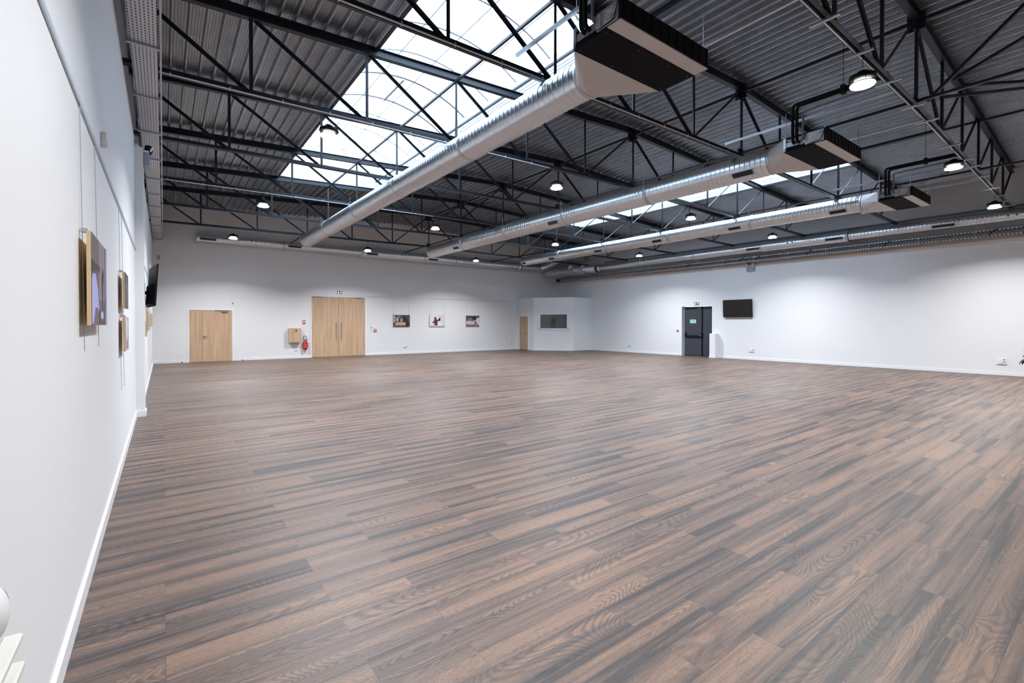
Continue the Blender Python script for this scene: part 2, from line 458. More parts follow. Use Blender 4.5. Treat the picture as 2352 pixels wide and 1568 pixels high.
# ------------------------------------------------------------------ vaulted roof lights
def rooflight(name, x0, x1, label, flip):
    root = bpy.data.objects.new(name, None); C.objects.link(root); loc = ((x0+x1)/2, SY0, 6.6)
    root.location = loc; LOC[root.name] = Vector(loc); root['kind'] = 'structure'; root['label'] = label
    zc, ap = 7.09, 7.60
    def arc(t, e=0):   # t 0..1 across
        x = x0 + (x1-x0)*t; u = 2*t-1
        hw = (x1-x0)/2; rr = ((hw**2)+(ap-zc)**2)/(2*(ap-zc)); return (x, ap - rr + math.sqrt(rr*rr-(u*hw)**2) + e)
    n = 20
    mb = MB()
    a = [arc(i/n) for i in range(n+1)]
    mb.add([(x, SY0, z) for x, z in a] + [(x, SY1, z) for x, z in a], [(i, i+1, n+2+i, n+1+i) for i in range(n)], 0, True)
    for y in (SY0, SY1):
        mb.poly([(x, y, z) for x, z in a])
    mb.build('glazing', M['poly'], root, fix=False)
    mb = MB(); t = .03
    zr0, zr1 = roof(x0)-.01, roof(x1)-.01
    mb.box(x0-t, x0, SY0-t, SY1+t, zr0, zc+.02); mb.box(x1, x1+t, SY0-t, SY1+t, zr1, zc+.02)
    zz = min(zr0, zr1)
    mb.box(x0, x1, SY0-t, SY0, zz+.06, zc+.02); mb.box(x0, x1, SY1, SY1+t, zz+.06, zc+.02)
    mb.build('curb', M['curb'], root)
    bars = [6.3, 7.39, 8.56, 9.69, 10.84, 12.15, 13.25, 14.37, 15.53, 16.5]
    for y in bars:
        w = .065 if y in (10.84, 12.15) else .036
        m2 = MB()
        pts = [arc(i/16, -.012) for i in range(17)]
        for i in range(16):
            m2.bar((pts[i][0], y, pts[i][1]), (pts[i+1][0], y, pts[i+1][1]), w, .03)
        m2.build('arch_bar', M['arc'], root)
    for tx in (.12, .34, .58, .80):
        x, z = arc(tx, -.006)
        MB().box(x-.009, x+.009, SY0, SY1, z-.012, z+.004).build('glazing_bar', M['arc'], root)
    # smoke vent between the two stout arches
    x, z = arc(.5, -.045)
    MB().bar((x, 10.84, z), (x, 12.15, z), .06, .05).build('vent_beam', M['galv2'], root)
    zb = zc + .03
    MB().box(x0+.02, x1-.02, 12.75, 12.79, zb, zb+.05).build('vent_rail', M['galv2'], root)
    # dark angle frames on the upstand, plus a trimmer under the deck edge
    for xx, sg in ((x0, 1), (x1, -1)):
        z0 = roof(xx)
        MB().box(xx, xx+sg*.05, SY0, SY1, z0-.05, z0-.005).build('edge_angle', M['steel'], root)
        MB().box(xx, xx+sg*.035, SY0, SY1, zc-.20, zc-.155).build('ledge_angle', M['steel'], root)
        m2 = MB()
        for zq in (.10, .17): m2.box(xx, xx+sg*.010, SY0, SY1, z0+zq, z0+zq+.012)
        m2.build('upstand_groove', M['arc'], root)
    if flip: MB().box(x0-.012, x0, SY0, SY1, roof(x0)-.17, roof(x0)+.02).build('trimmer', M['unitgrey'], root)
    MB().box(x0, x1, SY1+.03, SY1+.07, zz-.02, zz+.07).build('edge_strip', M['rust'], root)
    return root
rooflight('window_2', SX0, SX1, 'long vaulted roof light above the left duct', False)
rooflight('window_3', MX0, MX1, 'long vaulted roof light glimpsed behind the middle duct', True)

# ------------------------------------------------------------------ roof trusses
NX = [1.1+1.7925*k for k in range(11)]; NX[5] = XC
def build_truss():
    loc = (XC, TY[1], 5.2); y = TY[1]
    t = thing('roof_truss', '', 'truss', loc, 'dark steel roof trusses across the hall')
    mb = MB()
    for a, b in ((-.485, XC), (XC, 20.80)):
        mb.ibeam((a, y, chord_low(a)+.075), (b, y, chord_low(b)+.075), .105, .15)
    mb.build('top_chord', M['steel'], t)
    mb = MB()
    for a, b in ((-.485, XC), (XC, 20.75)):
        for sgn in (-1, 1):
            pr = [(sgn*.010, -.075), (sgn*.058, -.075), (sgn*.058, -.066), (sgn*.018, -.066), (sgn*.018, 0), (sgn*.010, 0)]
            mb.prism((a, y, bot_top(a)), (b, y, bot_top(b)), pr)
    mb.build('bottom_chord', M['steel'], t)
    for k, x in enumerate(NX):
        MB().lbar((x, y, bot_top(x)-.05), (x, y, chord_low(x)+.01), .052, .008).build('post', M['steel'], t)
    def diag(xa, za, xb, zb):
        MB().lbar((xa, y+.012, za), (xb, y+.012, zb), .048, .007, top=True).build('diagonal', M['steel'], t)
    ext = [-.485] + NX + [20.75]
    for i in range(len(ext)-1):
        a, b = ext[i], ext[i+1]
        left = b <= XC+.01
        if i == 5:   # last bay before the ridge leans up to the ridge
            diag(a+.06, bot_top(a)-.02, b-.07, chord_low(b)-.05)
        elif i == 6:
            diag(a+.07, chord_low(a)-.05, b-.06, bot_top(b)-.02)
        elif left: diag(a+.06, chord_low(a)+.01, b-.05, bot_top(b)-.02)
        else: diag(a+.05, bot_top(a)-.02, b-.06, chord_low(b)+.01)
    mb = MB()
    mb.box(XC-.17, XC+.17, y-.012, y+.012, chord_low(XC)-.20, chord_low(XC)+.14)
    mb.box(XC-.012, XC+.012, y-.12, y+.12, chord_low(XC)-.17, chord_low(XC)+.12)
    mb.build('gusset_plate', M['steel'], t)
    mb = MB().box(XC-.11, XC+.11, y-.010, y+.010, bot_top(XC)-.06, bot_top(XC)+.10)
    mb.build('gusset_plate', M['steel'], t)
    return t
tr = build_truss()
TL = ['dark steel roof truss nearest the camera, with rungs of channel under its lower chord',
      'dark steel roof truss just beyond the three ceiling fan units',
      'dark steel roof truss carrying the lamp that hangs against the left roof light',
      'dark steel roof truss across the middle of the roof lights, without any lamps',
      'dark steel roof truss holding the second row of lamps from the back wall',
      'dark steel roof truss at the far end of the roof lights',
      'dark steel roof truss nearest the white back wall']
for i in range(7):
    o = tr if i == 1 else copy_tree(tr)
    o.location = (XC, TY[i], 5.2); o['label'] = TL[i]
    if i == 0: o.rotation_euler = (0, 0, .0150)

# ties running the length of the hall
TIES = [('roof_tie', 4.66, 'low', 'dark lower tie bar tucked along the top of the left duct'),
        ('roof_tie', XC, 'low', 'dark lower tie bar running along just above the middle duct'),
        ('roof_tie', 15.48, 'low', 'steel lower tie bar running above the right ceiling duct'),
        ('roof_tie', 4.66, 'high', 'blue grey upper tie bar crossing under the left roof light'),
        ('roof_tie', XC, 'high', 'dark upper tie bar under the ridge of the roof'),
        ('roof_tie', 15.48, 'high', 'steel upper tie bar beside the far roof light on the right')]
for nm, x, w, lb in TIES:
    z = bot_top(x)+.02 if w == 'low' else chord_low(x)-.03
    y1 = YB if w == 'low' else TY[6]
    mb = MB().bar((x, -4.9, z), (x, y1, z), .045, .045)
    solo(nm, mb, M['steel'], lb, 'tie bar', 'lengthwise roof tie bars')
# short ties and wind braces near the camera
mb = MB().bar((11.9, TY[0], 5.29), (11.9, TY[1], 5.29), .05, .05)
solo('roof_tie', mb, M['steel'], 'short dark tie bar between the two nearest trusses behind the middle fan unit', 'tie bar', 'short roof tie bars')
for (a, b, lb) in (((10.787, 2.33, 5.50), (10.62, 1.05, 6.58), 'dark steep brace rising from the nearest truss toward the top right corner'),
                   ((12.79, 2.36, 6.50), (11.2, .50, 6.50), 'dark brace running from the upper chord of the nearest truss to the right edge'),
                   ((13.43, 2.36, 6.58), (14.2, 1.05, 6.40), 'dark level brace leaving the nearest truss toward the right edge'),
                   ((11.85, 2.36, 5.88), (14.5, 1.05, 6.40), 'dark gently sloping brace, lowest of those leaving the nearest truss at the right'),
                   ((16.6, 4.35, 5.27), (15.25, 2.90, 5.27), 'dark slanting brace above the far right fan unit')):
    solo('wind_brace', MB().bar(a, b, .05, .05), M['steel'], lb, 'brace', 'slanting roof braces')

# conduits fixed along lower chords
def conduit(i, x0, x1, dy, label, struts=False):
    y = TY[i]; t = thing('cable_conduit', label, 'conduit', ((x0+x1)/2, y, 5.1), 'conduits under the roof trusses')
    rot = .0150 if i == 0 else 0
    f = lambda x, d=0: (x, y + dy + d + rot*(x-XC), bot_top(x)-.075)
    n = 14
    MB().tube([(f(x0+(x1-x0)*k/n)[0], f(x0+(x1-x0)*k/n)[1], f(x0+(x1-x0)*k/n)[2]-.012) for k in range(n+1)], .011, 8).build('tube', M['white'] if not struts else M['galv2'], t)
    if not struts:
        mb = MB(); x = x0+.4
        while x < x1:
            p = f(x); mb.box(x-.006, x+.006, p[1]-.012, p[1]+.012, p[2]-.028, p[2]+.02); x += .72
        mb.build('clips', M['white'], t)
    else:
        for x in struts:
            p = f(x)
            MB().box(x-.02, x+.02, y+rot*(x-XC)-.16, y+rot*(x-XC)+.16, p[2]-.045, p[2]-.024).build('strut_channel', M['galv2'], t)
    return t
conduit(1, -.3, 10.6, -.048, 'pale conduit under the truss beyond the fan units')
conduit(2, -.3, 7.1, -.048, 'pale conduit under the truss that carries the lamp by the left roof light')
conduit(4, -.3, 7.2, -.048, 'pale conduit under the truss with the second lamp row from the back')
conduit(0, 5.2, 20.3, .03, 'grey conduit with cross channels under the nearest truss',
        [6.2, 7.35, 8.6, 9.9, 10.8, 12.6, 13.9, 14.6, 15.7, 17.2, 18.3, 19.2, 20.0])

# ------------------------------------------------------------------ high-bay lamps
LZ = 4.75
def build_lamp():
    t = thing('pendant_lamp', '', 'lamp', (0,0,LZ), 'round high bay lamps')
    z = LZ
    MB().lathe([(.0,.020),(.136,.020),(.142,.010),(.132,-.004),(.0,-.010)], (0,0,z), seg=40).build('lens', M['lens'], t)
    mb = MB().lathe([(.136,.021),(.144,.022),(.144,.030),(.120,.034),(.118,.030),(.130,.022)], (0,0,z), seg=40)
    mb.build('rim', M['black'], t)
    MB().lathe([(.112,.038),(.098,.066),(.0,.066)], (0,0,z), seg=40).build('reflection_band', M['fin_shine'], t)  # glowing band stands in for light reflected by the fins
    mb = MB().lathe([(.106,.068),(.146,.074),(.158,.090),(.150,.112),(.112,.122),(.066,.128),(.060,.182),(.030,.192),(.0,.192)], (0,0,z), seg=40)
    for k in range(24):
        a = 2*PI*k/24; c, s_ = math.cos(a), math.sin(a)
        mb.bar((.066*c,.066*s_,z+.135), (.148*c,.148*s_,z+.118), .004, .03)
    mb.build('housing', M['black'], t)
    mb = MB()
    for k in range(6):
        a = 2*PI*(k+.5)/6; c, s_ = math.cos(a), math.sin(a)
        mb.bar((.136*c,.136*s_,z+.026), (.142*c,.142*s_,z+.09), .005, .008)
    mb.build('bracket', M['black'], t)
    MB().tube([(.024*math.cos(a), 0, z+.215+.024*math.sin(a)) for a in [2*PI*i/16 for i in range(16)]], .0045, 8, closed=True).build('hook', M['galv2'], t)
    MB().tube([(0,0,z+.235),(0,0,z+.36),(.008,0,z+.43)], .0035, 6).build('cable', M['black'], t)
    MB().box(-.012,.012,-.012,.012, z+.188, z+.20).build('cable_gland', M['galv2'], t)
    return t
lamp = build_lamp()
LP = []
for yi, rows in ((2, (2.26, 7.39, 12.82, 18.01)), (4, (2.18, 7.32, 12.68, 17.93)), (6, (2.105, 7.17, 12.72))):
    for x in rows: LP.append((x, TY[yi], yi))
LL = ['round high bay lamp seen against the bright left roof light',
      'larger round high bay lamp between the left and middle ducts, nearer the fan units',
      'round high bay lamp between the middle and right ceiling ducts, nearer the fan units',
      'round high bay lamp just above the blue knobbed plate of the right wall duct',
      'round high bay lamp left of the left duct, near the roof light far end',
      'round high bay lamp just right of the left duct, below the dark deck',
      'round high bay lamp directly above the lower end of the right ceiling duct',
      'round high bay lamp against the right wall duct, nearest to the corner booth',
      'round high bay lamp at the left end of the back wall duct',
      'round high bay lamp in front of the back wall duct above the tall double doors',
      'round high bay lamp in front of the back wall duct above the three pictures']
for i, (x, y, yi) in enumerate(LP):
    o = lamp if i == 0 else copy_tree(lamp)
    o.location = (x, y+.03, LZ); o['label'] = LL[i]
for x, y, lb in ((7.46, 2.27, 'largest round high bay lamp, under the nearest truss'),
                 (12.93, 2.37, 'round high bay lamp under the nearest truss, right of the far fan unit'),
                 (18.2, 2.50, 'round high bay lamp at the right end of the nearest truss, above the wall duct')):
    o = copy_tree(lamp); o.location = (x, y, LZ); o['label'] = lb; LP.append((x, y, 0))
LAMP_W = 128
def lamp_or_fill_light(x, y):
    l = bpy.data.lights.new('lamp_or_fill_glow', 'AREA'); l.shape = 'DISK'; l.size = .24; l.energy = LAMP_W; l.color = (.985,.99,1.0)
    l.spread = math.radians(136)
    o = bpy.data.objects.new('lamp_or_fill_glow', l); C.objects.link(o); o.location = (x, y, LZ-.02)
for x, y, _ in LP: lamp_or_fill_light(x, y+(.03 if _ else 0))
lamp_or_fill_light(2.2, 2.2)      # unseen lamp added above the frame to lift the near left wall
for x in (12.8, 18.0): lamp_or_fill_light(x, -3.5)  # unseen fill lights added behind the camera, without lamp bodies

# ------------------------------------------------------------------ spiral ducts
def duct_mesh(mb, axis, c, r, a0, a1, pitch=.105, seg=44, ridge=.0055):
    """helically ribbed tube along 'y' or 'x'; c = the other two coordinates"""
    prof = [(0,0), (.006,ridge), (.016,ridge), (.022,0), (.028,0), (pitch-.006,0)]
    n = int((a1-a0)/pitch); P = (a1-a0)/n
    rows = []
    for k in range(n):
        for s_, h in prof: rows.append((a0+k*P+s_, h))
    rows.append((a1, 0))
    vs = []
    for s_, h in rows:
        for k in range(seg):
            a = 2*PI*k/seg; rr = r+h
            sh = min(a1, max(a0, s_ + P*(k/seg)*.0))
            u, w = rr*math.cos(a), rr*math.sin(a)
            vs.append((c[0]+u, sh, c[1]+w) if axis == 'y' else (sh, c[0]+u, c[1]+w))
    fs = []
    for i in range(len(rows)-1):
        for k in range(seg): fs.append((i*seg+k, i*seg+(k+1) % seg, (i+1)*seg+(k+1) % seg, (i+1)*seg+k))
    mb.add(vs, fs, 0, True)
    mb.add(vs[:seg], [tuple(range(seg))]); mb.add(vs[-seg:], [tuple(range(seg))])
    return mb
def ring(mb, axis, c, r, a0, a1, seg=44):
    prof = [(r,a0),(r,a1)]
    vs = []
    for rr, s_ in [(r-.02,a0),(r,a0),(r,a1),(r-.02,a1)]:
        for k in range(seg):
            a = 2*PI*k/seg; u, w = rr*math.cos(a), rr*math.sin(a)
            vs.append((c[0]+u, s_, c[1]+w) if axis == 'y' else (s_, c[0]+u, c[1]+w))
    fs = [(i*seg+k, i*seg+(k+1) % seg, (i+1)*seg+(k+1) % seg, (i+1)*seg+k) for i in range(3) for k in range(seg)]
    return mb.add(vs, fs, 0, True)
def patch(mb, axis, c, r, s0, s1, t0, t1, h, mi=0, n=8):
    """raised curved plate on the duct between angles t0..t1 (radians)"""
    def P(s_, t, rr):
        u, w = rr*math.cos(t), rr*math.sin(t)
        return (c[0]+u, s_, c[1]+w) if axis == 'y' else (s_, c[0]+u, c[1]+w)
    vs = []
    for i in range(n+1):
        t = t0+(t1-t0)*i/n
        vs += [P(s0,t,r), P(s0,t,r+h), P(s1,t,r+h), P(s1,t,r)]
    fs = []
    for i in range(n):
        b = 4*i
        for j in range(3): fs.append((b+j, b+j+1, b+5+j, b+4+j))
    fs += [(0,1,2,3), (4*n+3,4*n+2,4*n+1,4*n)]
    return mb.add(vs, fs, mi)
def grille(parent, axis, c, r, s, th, ln, ht):
    t = math.radians(th); dt = ht/2/r
    mb = MB(); patch(mb, axis, c, r-.004, s-ln/2-.02, s+ln/2+.02, t-dt-.02/r, t+dt+.02/r, .014, 0)
    g = mb.build('grille', M['galv2'], parent)
    mb = MB(); patch(mb, axis, c, r, s-ln/2, s+ln/2, t-dt, t+dt, .0125, 0)
    mb.build('grille_core', M['blackmat'], g)
    mb = MB(); n = max(6, int(ln/.024))
    for k in range(n):
        ss = s-ln/2+(k+.5)*ln/n
        patch(mb, axis, c, r+.011, ss-.0028, ss+.0028, t-dt, t+dt, .006, 0, 3)
    mb.build('grille_vanes', M['pvc'], g)
    return g
def duct(label, axis, c, segs, collars, grilles, hang=None, glen=.40, ght=.085, group='galvanised spiral ducts', plates=(), mid=None):
    a0 = min(s_[0] for s_ in segs); a1 = max(s_[1] for s_ in segs)
    loc = (c[0], (a0+a1)/2, c[1]) if axis == 'y' else ((a0+a1)/2, c[0], c[1])
    t = thing('spiral_duct', label, 'air duct', loc, group)
    for (b0, b1, r) in segs:
        duct_mesh(MB(), axis, c, r, b0, b1).build('duct_run', M['galv'], t)
    def rad(s_):
        return max([r for (b0, b1, r) in segs if b0-.05 <= s_ <= b1+.05] or [segs[0][2]])
    for s_ in collars:
        r = rad(s_); mb = MB(); ring(mb, axis, c, r+.012, s_-.035, s_+.035); mb.build('collar', M['galv2'], t)
        if hang:
            for d in (-1, 1):
                mb = MB()
                x = c[0]+d*(r+.016)
                p0 = (x, s_, c[1]) if axis == 'y' else (s_, x, c[1])
                mb.tube([p0, (p0[0], p0[1], hang)], .004, 6); mb.build('hanger_rod', M['galv2'], t)
    for g in grilles:
        grille(t, axis, c, rad(g[0]), g[0], g[1], g[2] if len(g) > 2 else glen, g[3] if len(g) > 3 else ght)
    for (s_, th) in plates:
        r = rad(s_); mb = MB(); tt = math.radians(th)
        patch(mb, axis, c, r, s_-.2, s_+.2, tt-.09/r, tt+.09/r, .012); pl = mb.build('access_plate', M['galv'], t)
        for d in (-.09, .09):
            mb = MB()
            u, w = math.cos(tt)*(r+.012), math.sin(tt)*(r+.012)
            p = (c[0]+u, s_+d, c[1]+w) if axis == 'y' else (s_+d, c[0]+u, c[1]+w)
            n = (math.cos(tt), 0, math.sin(tt)) if axis == 'y' else (0, math.cos(tt), math.sin(tt))
            mb.tube([p, (p[0]+n[0]*.02, p[1]+n[1]*.02, p[2]+n[2]*.02)], .028, 12)
            mb.build('plate_knob', M['blue'], pl)
    return t
duct('galvanised spiral duct on the left, leading from the nearest fan unit past the roof light', 'y', (4.55, 4.863),
     [(4.46, 19.65, .2472)], [7.47, 10.53, 13.55, 16.57, 19.61], [], hang=5.2)
duct('galvanised spiral duct in the middle of the three under the roof', 'y', (9.84, 4.852),
     [(4.51, 19.45, .259)], [7.45, 10.45, 13.47, 16.49], [(5.0, 218, .42, .10), (10.9, 216, .42, .10), (16.85, 217, .42, .10)], hang=5.27)
duct('galvanised spiral duct on the right of the three under the roof', 'y', (15.4, 4.891),
     [(4.66, 19.72, .2228)], [7.66, 10.74, 13.8, 16.86], [(5.2, 222, .40, .09), (8.17, 217, .40, .09), (11.22, 215, .40, .09), (14.27, 216, .4, .09), (17.3, 215, .4, .09), (19.5, 214, .3, .09)], hang=5.23)
duct('galvanised spiral duct along the top of the right wall', 'y', (20.40, 4.83),
     [(-4.5, 3.6, .158), (3.6, 6.60, .158), (6.60, 9.72, .208), (9.72, 12.87, .185), (12.87, 19.2, .165)], [3.6, 6.62, 9.72, 12.87, 16.03],
     [(3.95, 206, .55, .085), (7.02, 196, .56, .085), (10.05, 195, .55, .085)], plates=[(2.4, 186), (8.55, 176)], hang=None)
duct('galvanised spiral duct along the top of the back wall', 'x', (23.12, 5.11),
     [(1.1, 7.8, .165), (7.8, 19.0, .232)], [4.35, 7.85, 11.22, 13.1],
     [(1.5, 196, .55, .085), (4.8, 192, .55, .085), (8.35, 196, .55, .085), (11.7, 196, .55, .085)], plates=[(3.15, 176), (10.0, 182)], hang=None)

# corner plant: stub main, elbow and dampers
t = thing('supply_duct', 'fat grey duct stub in the far corner with a capped round branch', 'air duct', (19.85, 21.4, 4.75))
duct_mesh(MB(), 'y', (19.85, 4.78), .265, 19.75, 22.95).build('duct_run', M['galv2'], t)
MB().tube([(19.85, 20.35, 4.80), (19.42, 20.35, 4.86)], .20, 32).build('branch_stub', M['galv2'], t)
MB().lathe([(.205,0),(.212,.01),(.212,.035),(.0,.035)], (19.42-.03, 20.35, 4.86), 'x', 32).build('end_cap', M['galv2'], t)
mb = MB().lathe([(.265,0),(.178,.55)], (19.95, 19.75-.55, 4.80), 'y', 32)
mb.v = [(x+(.45*(19.75-y)/.55 if y < 19.75 else 0), y, z) for x, y, z in mb.v]; mb.build('reducer', M['galv2'], t)
t = thing('duct_elbow', 'shiny segmented duct elbow rising from the right end of the back wall duct', 'air duct', (19.0, 23.12, 5.1))
pts = [(19.0, 23.12, 5.11), (19.35, 23.08, 5.13), (19.62, 22.75, 5.22), (19.72, 22.2, 5.38), (19.74, 21.6, 5.55), (19.74, 21.2, 5.62)]
sm = []
for i in range(len(pts)-1):
    for k in range(4):
        u = k/4; sm.append(tuple(pts[i][j]*(1-u)+pts[i+1][j]*u for j in range(3)))
sm.append(pts[-1])
MB().tube(sm, [.232+(.012 if i % 4 == 0 else 0) for i in range(len(sm))], 28).build('elbow', M['galv'], t)
mb = MB().box(19.3, 20.4, 20.2, 21.2, 5.32, 5.86); mb.build('plenum_box', M['unitgrey'], t)
for (loc, ax, lb) in (((17.65, 23.12, 5.11), 'x', 'round damper with a red handle on the back wall duct'), ((20.40, 19.05, 4.83), 'y', 'round damper with a red handle at the corner end of the right wall duct')):
    t = thing('duct_damper', lb, 'damper', loc, 'round duct dampers')
    r = .245 if ax == 'x' else .178
    ring(MB(), ax, (loc[1], loc[2]) if ax == 'x' else (loc[0], loc[2]), r+.018, (loc[0] if ax == 'x' else loc[1])-.13, (loc[0] if ax == 'x' else loc[1])+.13).build('sleeve', M['chrome'], t)
    if ax == 'x': b = (loc[0]-.03, loc[0]+.09, loc[1]-r-.07, loc[1]-r-.01, loc[2]-.02, loc[2]+.10)
    else: b = (loc[0]-r-.07, loc[0]-r-.01, loc[1]-.08, loc[1]+.02, loc[2]-.07, loc[2]+.03)
    MB().bbox(*b).build('red_handle', M['red'], t)

# ------------------------------------------------------------------ ceiling fan-coil units
def text_mesh(txt, size, mat_, name, parent, M4, origin):
    cu = bpy.data.curves.new(name, 'FONT'); cu.body = txt; cu.size = size; cu.align_x = 'CENTER'; cu.align_y = 'CENTER'; cu.extrude = .0006
    ob = bpy.data.objects.new(name, cu); C.objects.link(ob)
    dg = bpy.context.evaluated_depsgraph_get()
    me = bpy.data.meshes.new_from_object(ob.evaluated_get(dg)); bpy.data.objects.remove(ob); bpy.data.curves.remove(cu)
    me.transform(Matrix.Translation(-Vector(origin)) @ M4); me.name = name; me.materials.clear(); me.materials.append(mat_)
    o = bpy.data.objects.new(name, me); C.objects.link(o); o.parent = parent; return o
UZ = 4.70
def build_unit():
    cx, cy = 4.555, 3.55
    t = thing('fan_coil_unit', '', 'air conditioner', (cx, cy, UZ), 'ceiling fan coil units')
    X = lambda a: cx+a
    Y = lambda b: cy+b
    # body
    MB().bbox(X(-.70), X(.795), Y(-.30), Y(.35), UZ+.012, UZ+.235, .004).build('casing', M['unitgrey'], t)
    MB().box(X(-.795), X(.795), Y(-.34), Y(-.16), UZ, UZ+.012).build('bottom_sheet', M['sheet'], t)
    p = MB().box(X(-.795), X(.795), Y(-.16), Y(.35), UZ-.003, UZ+.012).build('bottom_panel', M['blackmat'], t)
    mb = MB()
    for k, (a, b) in enumerate(((-.74,-.1),(-.74,.3),(-.2,-.1),(-.2,.3),(.35,-.1),(.35,.3),(.74,-.1),(.74,.3))):
        mb.lathe([(.0,-.007),(.0035,-.0065),(.0045,-.003)], (X(a), Y(b), UZ), seg=8)
    mb.build('screws', M['chrome'], p)
    # rear intake filter face
    g = MB().bbox(X(-.78), X(.795), Y(-.345), Y(-.30), UZ+.012, UZ+.235, .003).build('intake_filter', M['black'], t)
    mb = MB()
    for k in range(11): mb.box(X(-.76+k*.152), X(-.745+k*.152), Y(-.352), Y(-.345), UZ+.02, UZ+.228)
    mb.build('filter_frame', M['blackmat'], g)
    # electrical box on the left side
    eb = MB().bbox(X(-.795), X(-.70), Y(-.30), Y(.0), UZ+.03, UZ+.225, .004).build('control_box', M['unitgrey'], t)
    xs = X(-.797)
    def lab(y0, y1, z0, z1, nm, mt, par): return MB().box(xs-.001, xs+.002, Y(y0), Y(y1), UZ+z0, UZ+z1).build(nm, mt, par)
    for (y0, y1, z0, z1) in ((-.06,-.005,.06,.19), (-.20,-.12,.13,.19), (-.28,-.21,.13,.205), (-.20,-.11,.065,.115)):
        l = lab(y0, y1, z0, z1, 'label_sticker', M['paper'], eb)
    mb = MB()
    for k in range(6): mb.box(xs-.0016, xs, Y(-.052), Y(-.016 if k % 2 else -.012), UZ+.075+k*.018, UZ+.081+k*.018)
    for k in range(5): mb.box(xs-.0016, xs, Y(-.272), Y(-.222), UZ+.142+k*.012, UZ+.146+k*.012)
    for k in range(2): mb.box(xs-.0016, xs, Y(-.192), Y(-.135), UZ+.08+k*.014, UZ+.085+k*.014)
    mb.box(xs-.0016, xs, Y(-.268), Y(-.252), UZ+.182, UZ+.196); mb.box(xs-.0016, xs, Y(-.128), Y(-.118), UZ+.094, UZ+.106)
    mb.build('label_print', M['ink'], eb)
    mb = MB(); mk = MB()
    for (yy, zz, sz) in ((-.143,.155,.030), (-.238,.088,.036), (.05,.07,.036)):
        mb.add([(xs-.0018,Y(yy-sz/2),UZ+zz-sz*.45),(xs-.0018,Y(yy+sz/2),UZ+zz-sz*.45),(xs-.0018,Y(yy),UZ+zz+sz*.45)], [(0,1,2)])
        mk.box(xs-.0028, xs-.002, Y(yy-.002), Y(yy+.002), UZ+zz-sz*.2, UZ+zz+sz*.2)
    mb.build('warning_triangles', M['yellow'], eb); mk.build('warning_marks', M['black'], eb)
    MB().tube([(xs-.004, Y(-.305), UZ+.21), (xs-.006, Y(-.285), UZ+.14), (xs-.004, Y(-.25), UZ+.05), (xs-.004, Y(-.05), UZ+.03)], .005, 6).build('control_cable', M['black'], t)
    # valve plate and pipe side
    MB().box(X(-.79), X(-.70), Y(.0), Y(.30), UZ+.07, UZ+.15).build('valve_plate', M['unitgrey'], t)
    MB().box(X(-.795), X(-.74), Y(.02), Y(.34), UZ+.012, UZ+.055).build('drain_tray', M['blackmat'], t)
    MB().box(X(-.795), X(-.785), Y(.31), Y(.35), UZ, UZ+.235).build('front_flange', M['galv2'], t)
    # rectangular-to-round transition
    zc = UZ+.155; r = .250; y0, y1 = Y(.35), Y(.88); q = 12
    cor = [(X(.785), y0, UZ+.235), (X(-.785), y0, UZ+.235), (X(-.785), y0, UZ-.001), (X(.785), y0, UZ-.001)]
    mb = MB(); circ = [(cx+r*math.cos(2*PI*k/(4*q)), y1, zc+r*math.sin(2*PI*k/(4*q))) for k in range(4*q)]
    for k in range(4):        # a cone from each corner to its quarter of the circle, flat triangles between
        arc_ = [circ[(k*q+j) % (4*q)] for j in range(q+1)]
        mb.add([cor[k]]+arc_, [(0, j+1, j+2) for j in range(q)], 0, True)
        mb.add([cor[k], cor[(k+1) % 4], circ[((k+1)*q) % (4*q)]], [(0,1,2)])
    mb.build('transition', M['sheet'], t)
    mb = MB()
    ring(mb, 'y', (cx, zc), r+.012, y1-.02, y1+.03); mb.build('collar', M['galv2'], t)
    for a, b in ((-.77,-.30),(.77,-.30),(-.77,.32),(.77,.32)):
        MB().tube([(X(a), Y(b), UZ+.2), (X(a), Y(b), 5.39)], .005, 6).build('threaded_rod', M['galv2'], t)
    px = X(-.85)
    def bend(pts, r=.06, n=5):
        out = [Vector(pts[0])]
        for k in range(1, len(pts)-1):
            p_ = Vector(pts[k]); a = (Vector(pts[k-1])-p_).normalized(); b = (Vector(pts[k+1])-p_).normalized()
            for q in range(n+1):
                u = q/n; out.append((p_+a*r)*(1-u)**2 + p_*2*u*(1-u) + (p_+b*r)*u*u)
        return out+[Vector(pts[-1])]
    for k, dy in enumerate((.17, .10)):
        zt = 5.46-.045*k
        MB().tube(bend([(X(-.72), Y(dy), UZ+.11), (px-.01*k, Y(dy), UZ+.11), (px-.01*k, Y(dy), zt), (px-.01*k, 2.36, zt)], .07), .026, 10).build('insulated_pipe', M['rubber'], t)
    MB().tube(bend([(X(-.72), Y(.01), UZ+.14), (px+.01, Y(.01), UZ+.14), (px+.01, Y(.01), 5.30), (px+.01, 2.36, 5.32)], .05), .018, 10).build('drain_pipe', M['pvc'], t)
    for yy in (2.95,):
        mb = MB().box(px-.05, px+.05, yy-.03, yy+.03, 5.37, 5.51)
        mb.tube([(px, yy, 5.51), (px, yy, 6.40)], .004, 6); mb.build('pipe_clamp', M['black'], t)
    return t
unit = build_unit()
UL = ['largest fan coil unit with black underside, nearest and highest in the view',
      'middle fan coil unit with black underside and stickers on its side',
      'smallest fan coil unit with black underside, farthest right by the upper wall']
UP = [(4.555, 3.555), (9.84, 3.60), (15.36, 3.75)]
for i, (x, y) in enumerate(UP):
    o = unit if i == 0 else copy_tree(unit)
    o.location = (x, y, UZ); o['label'] = UL[i]
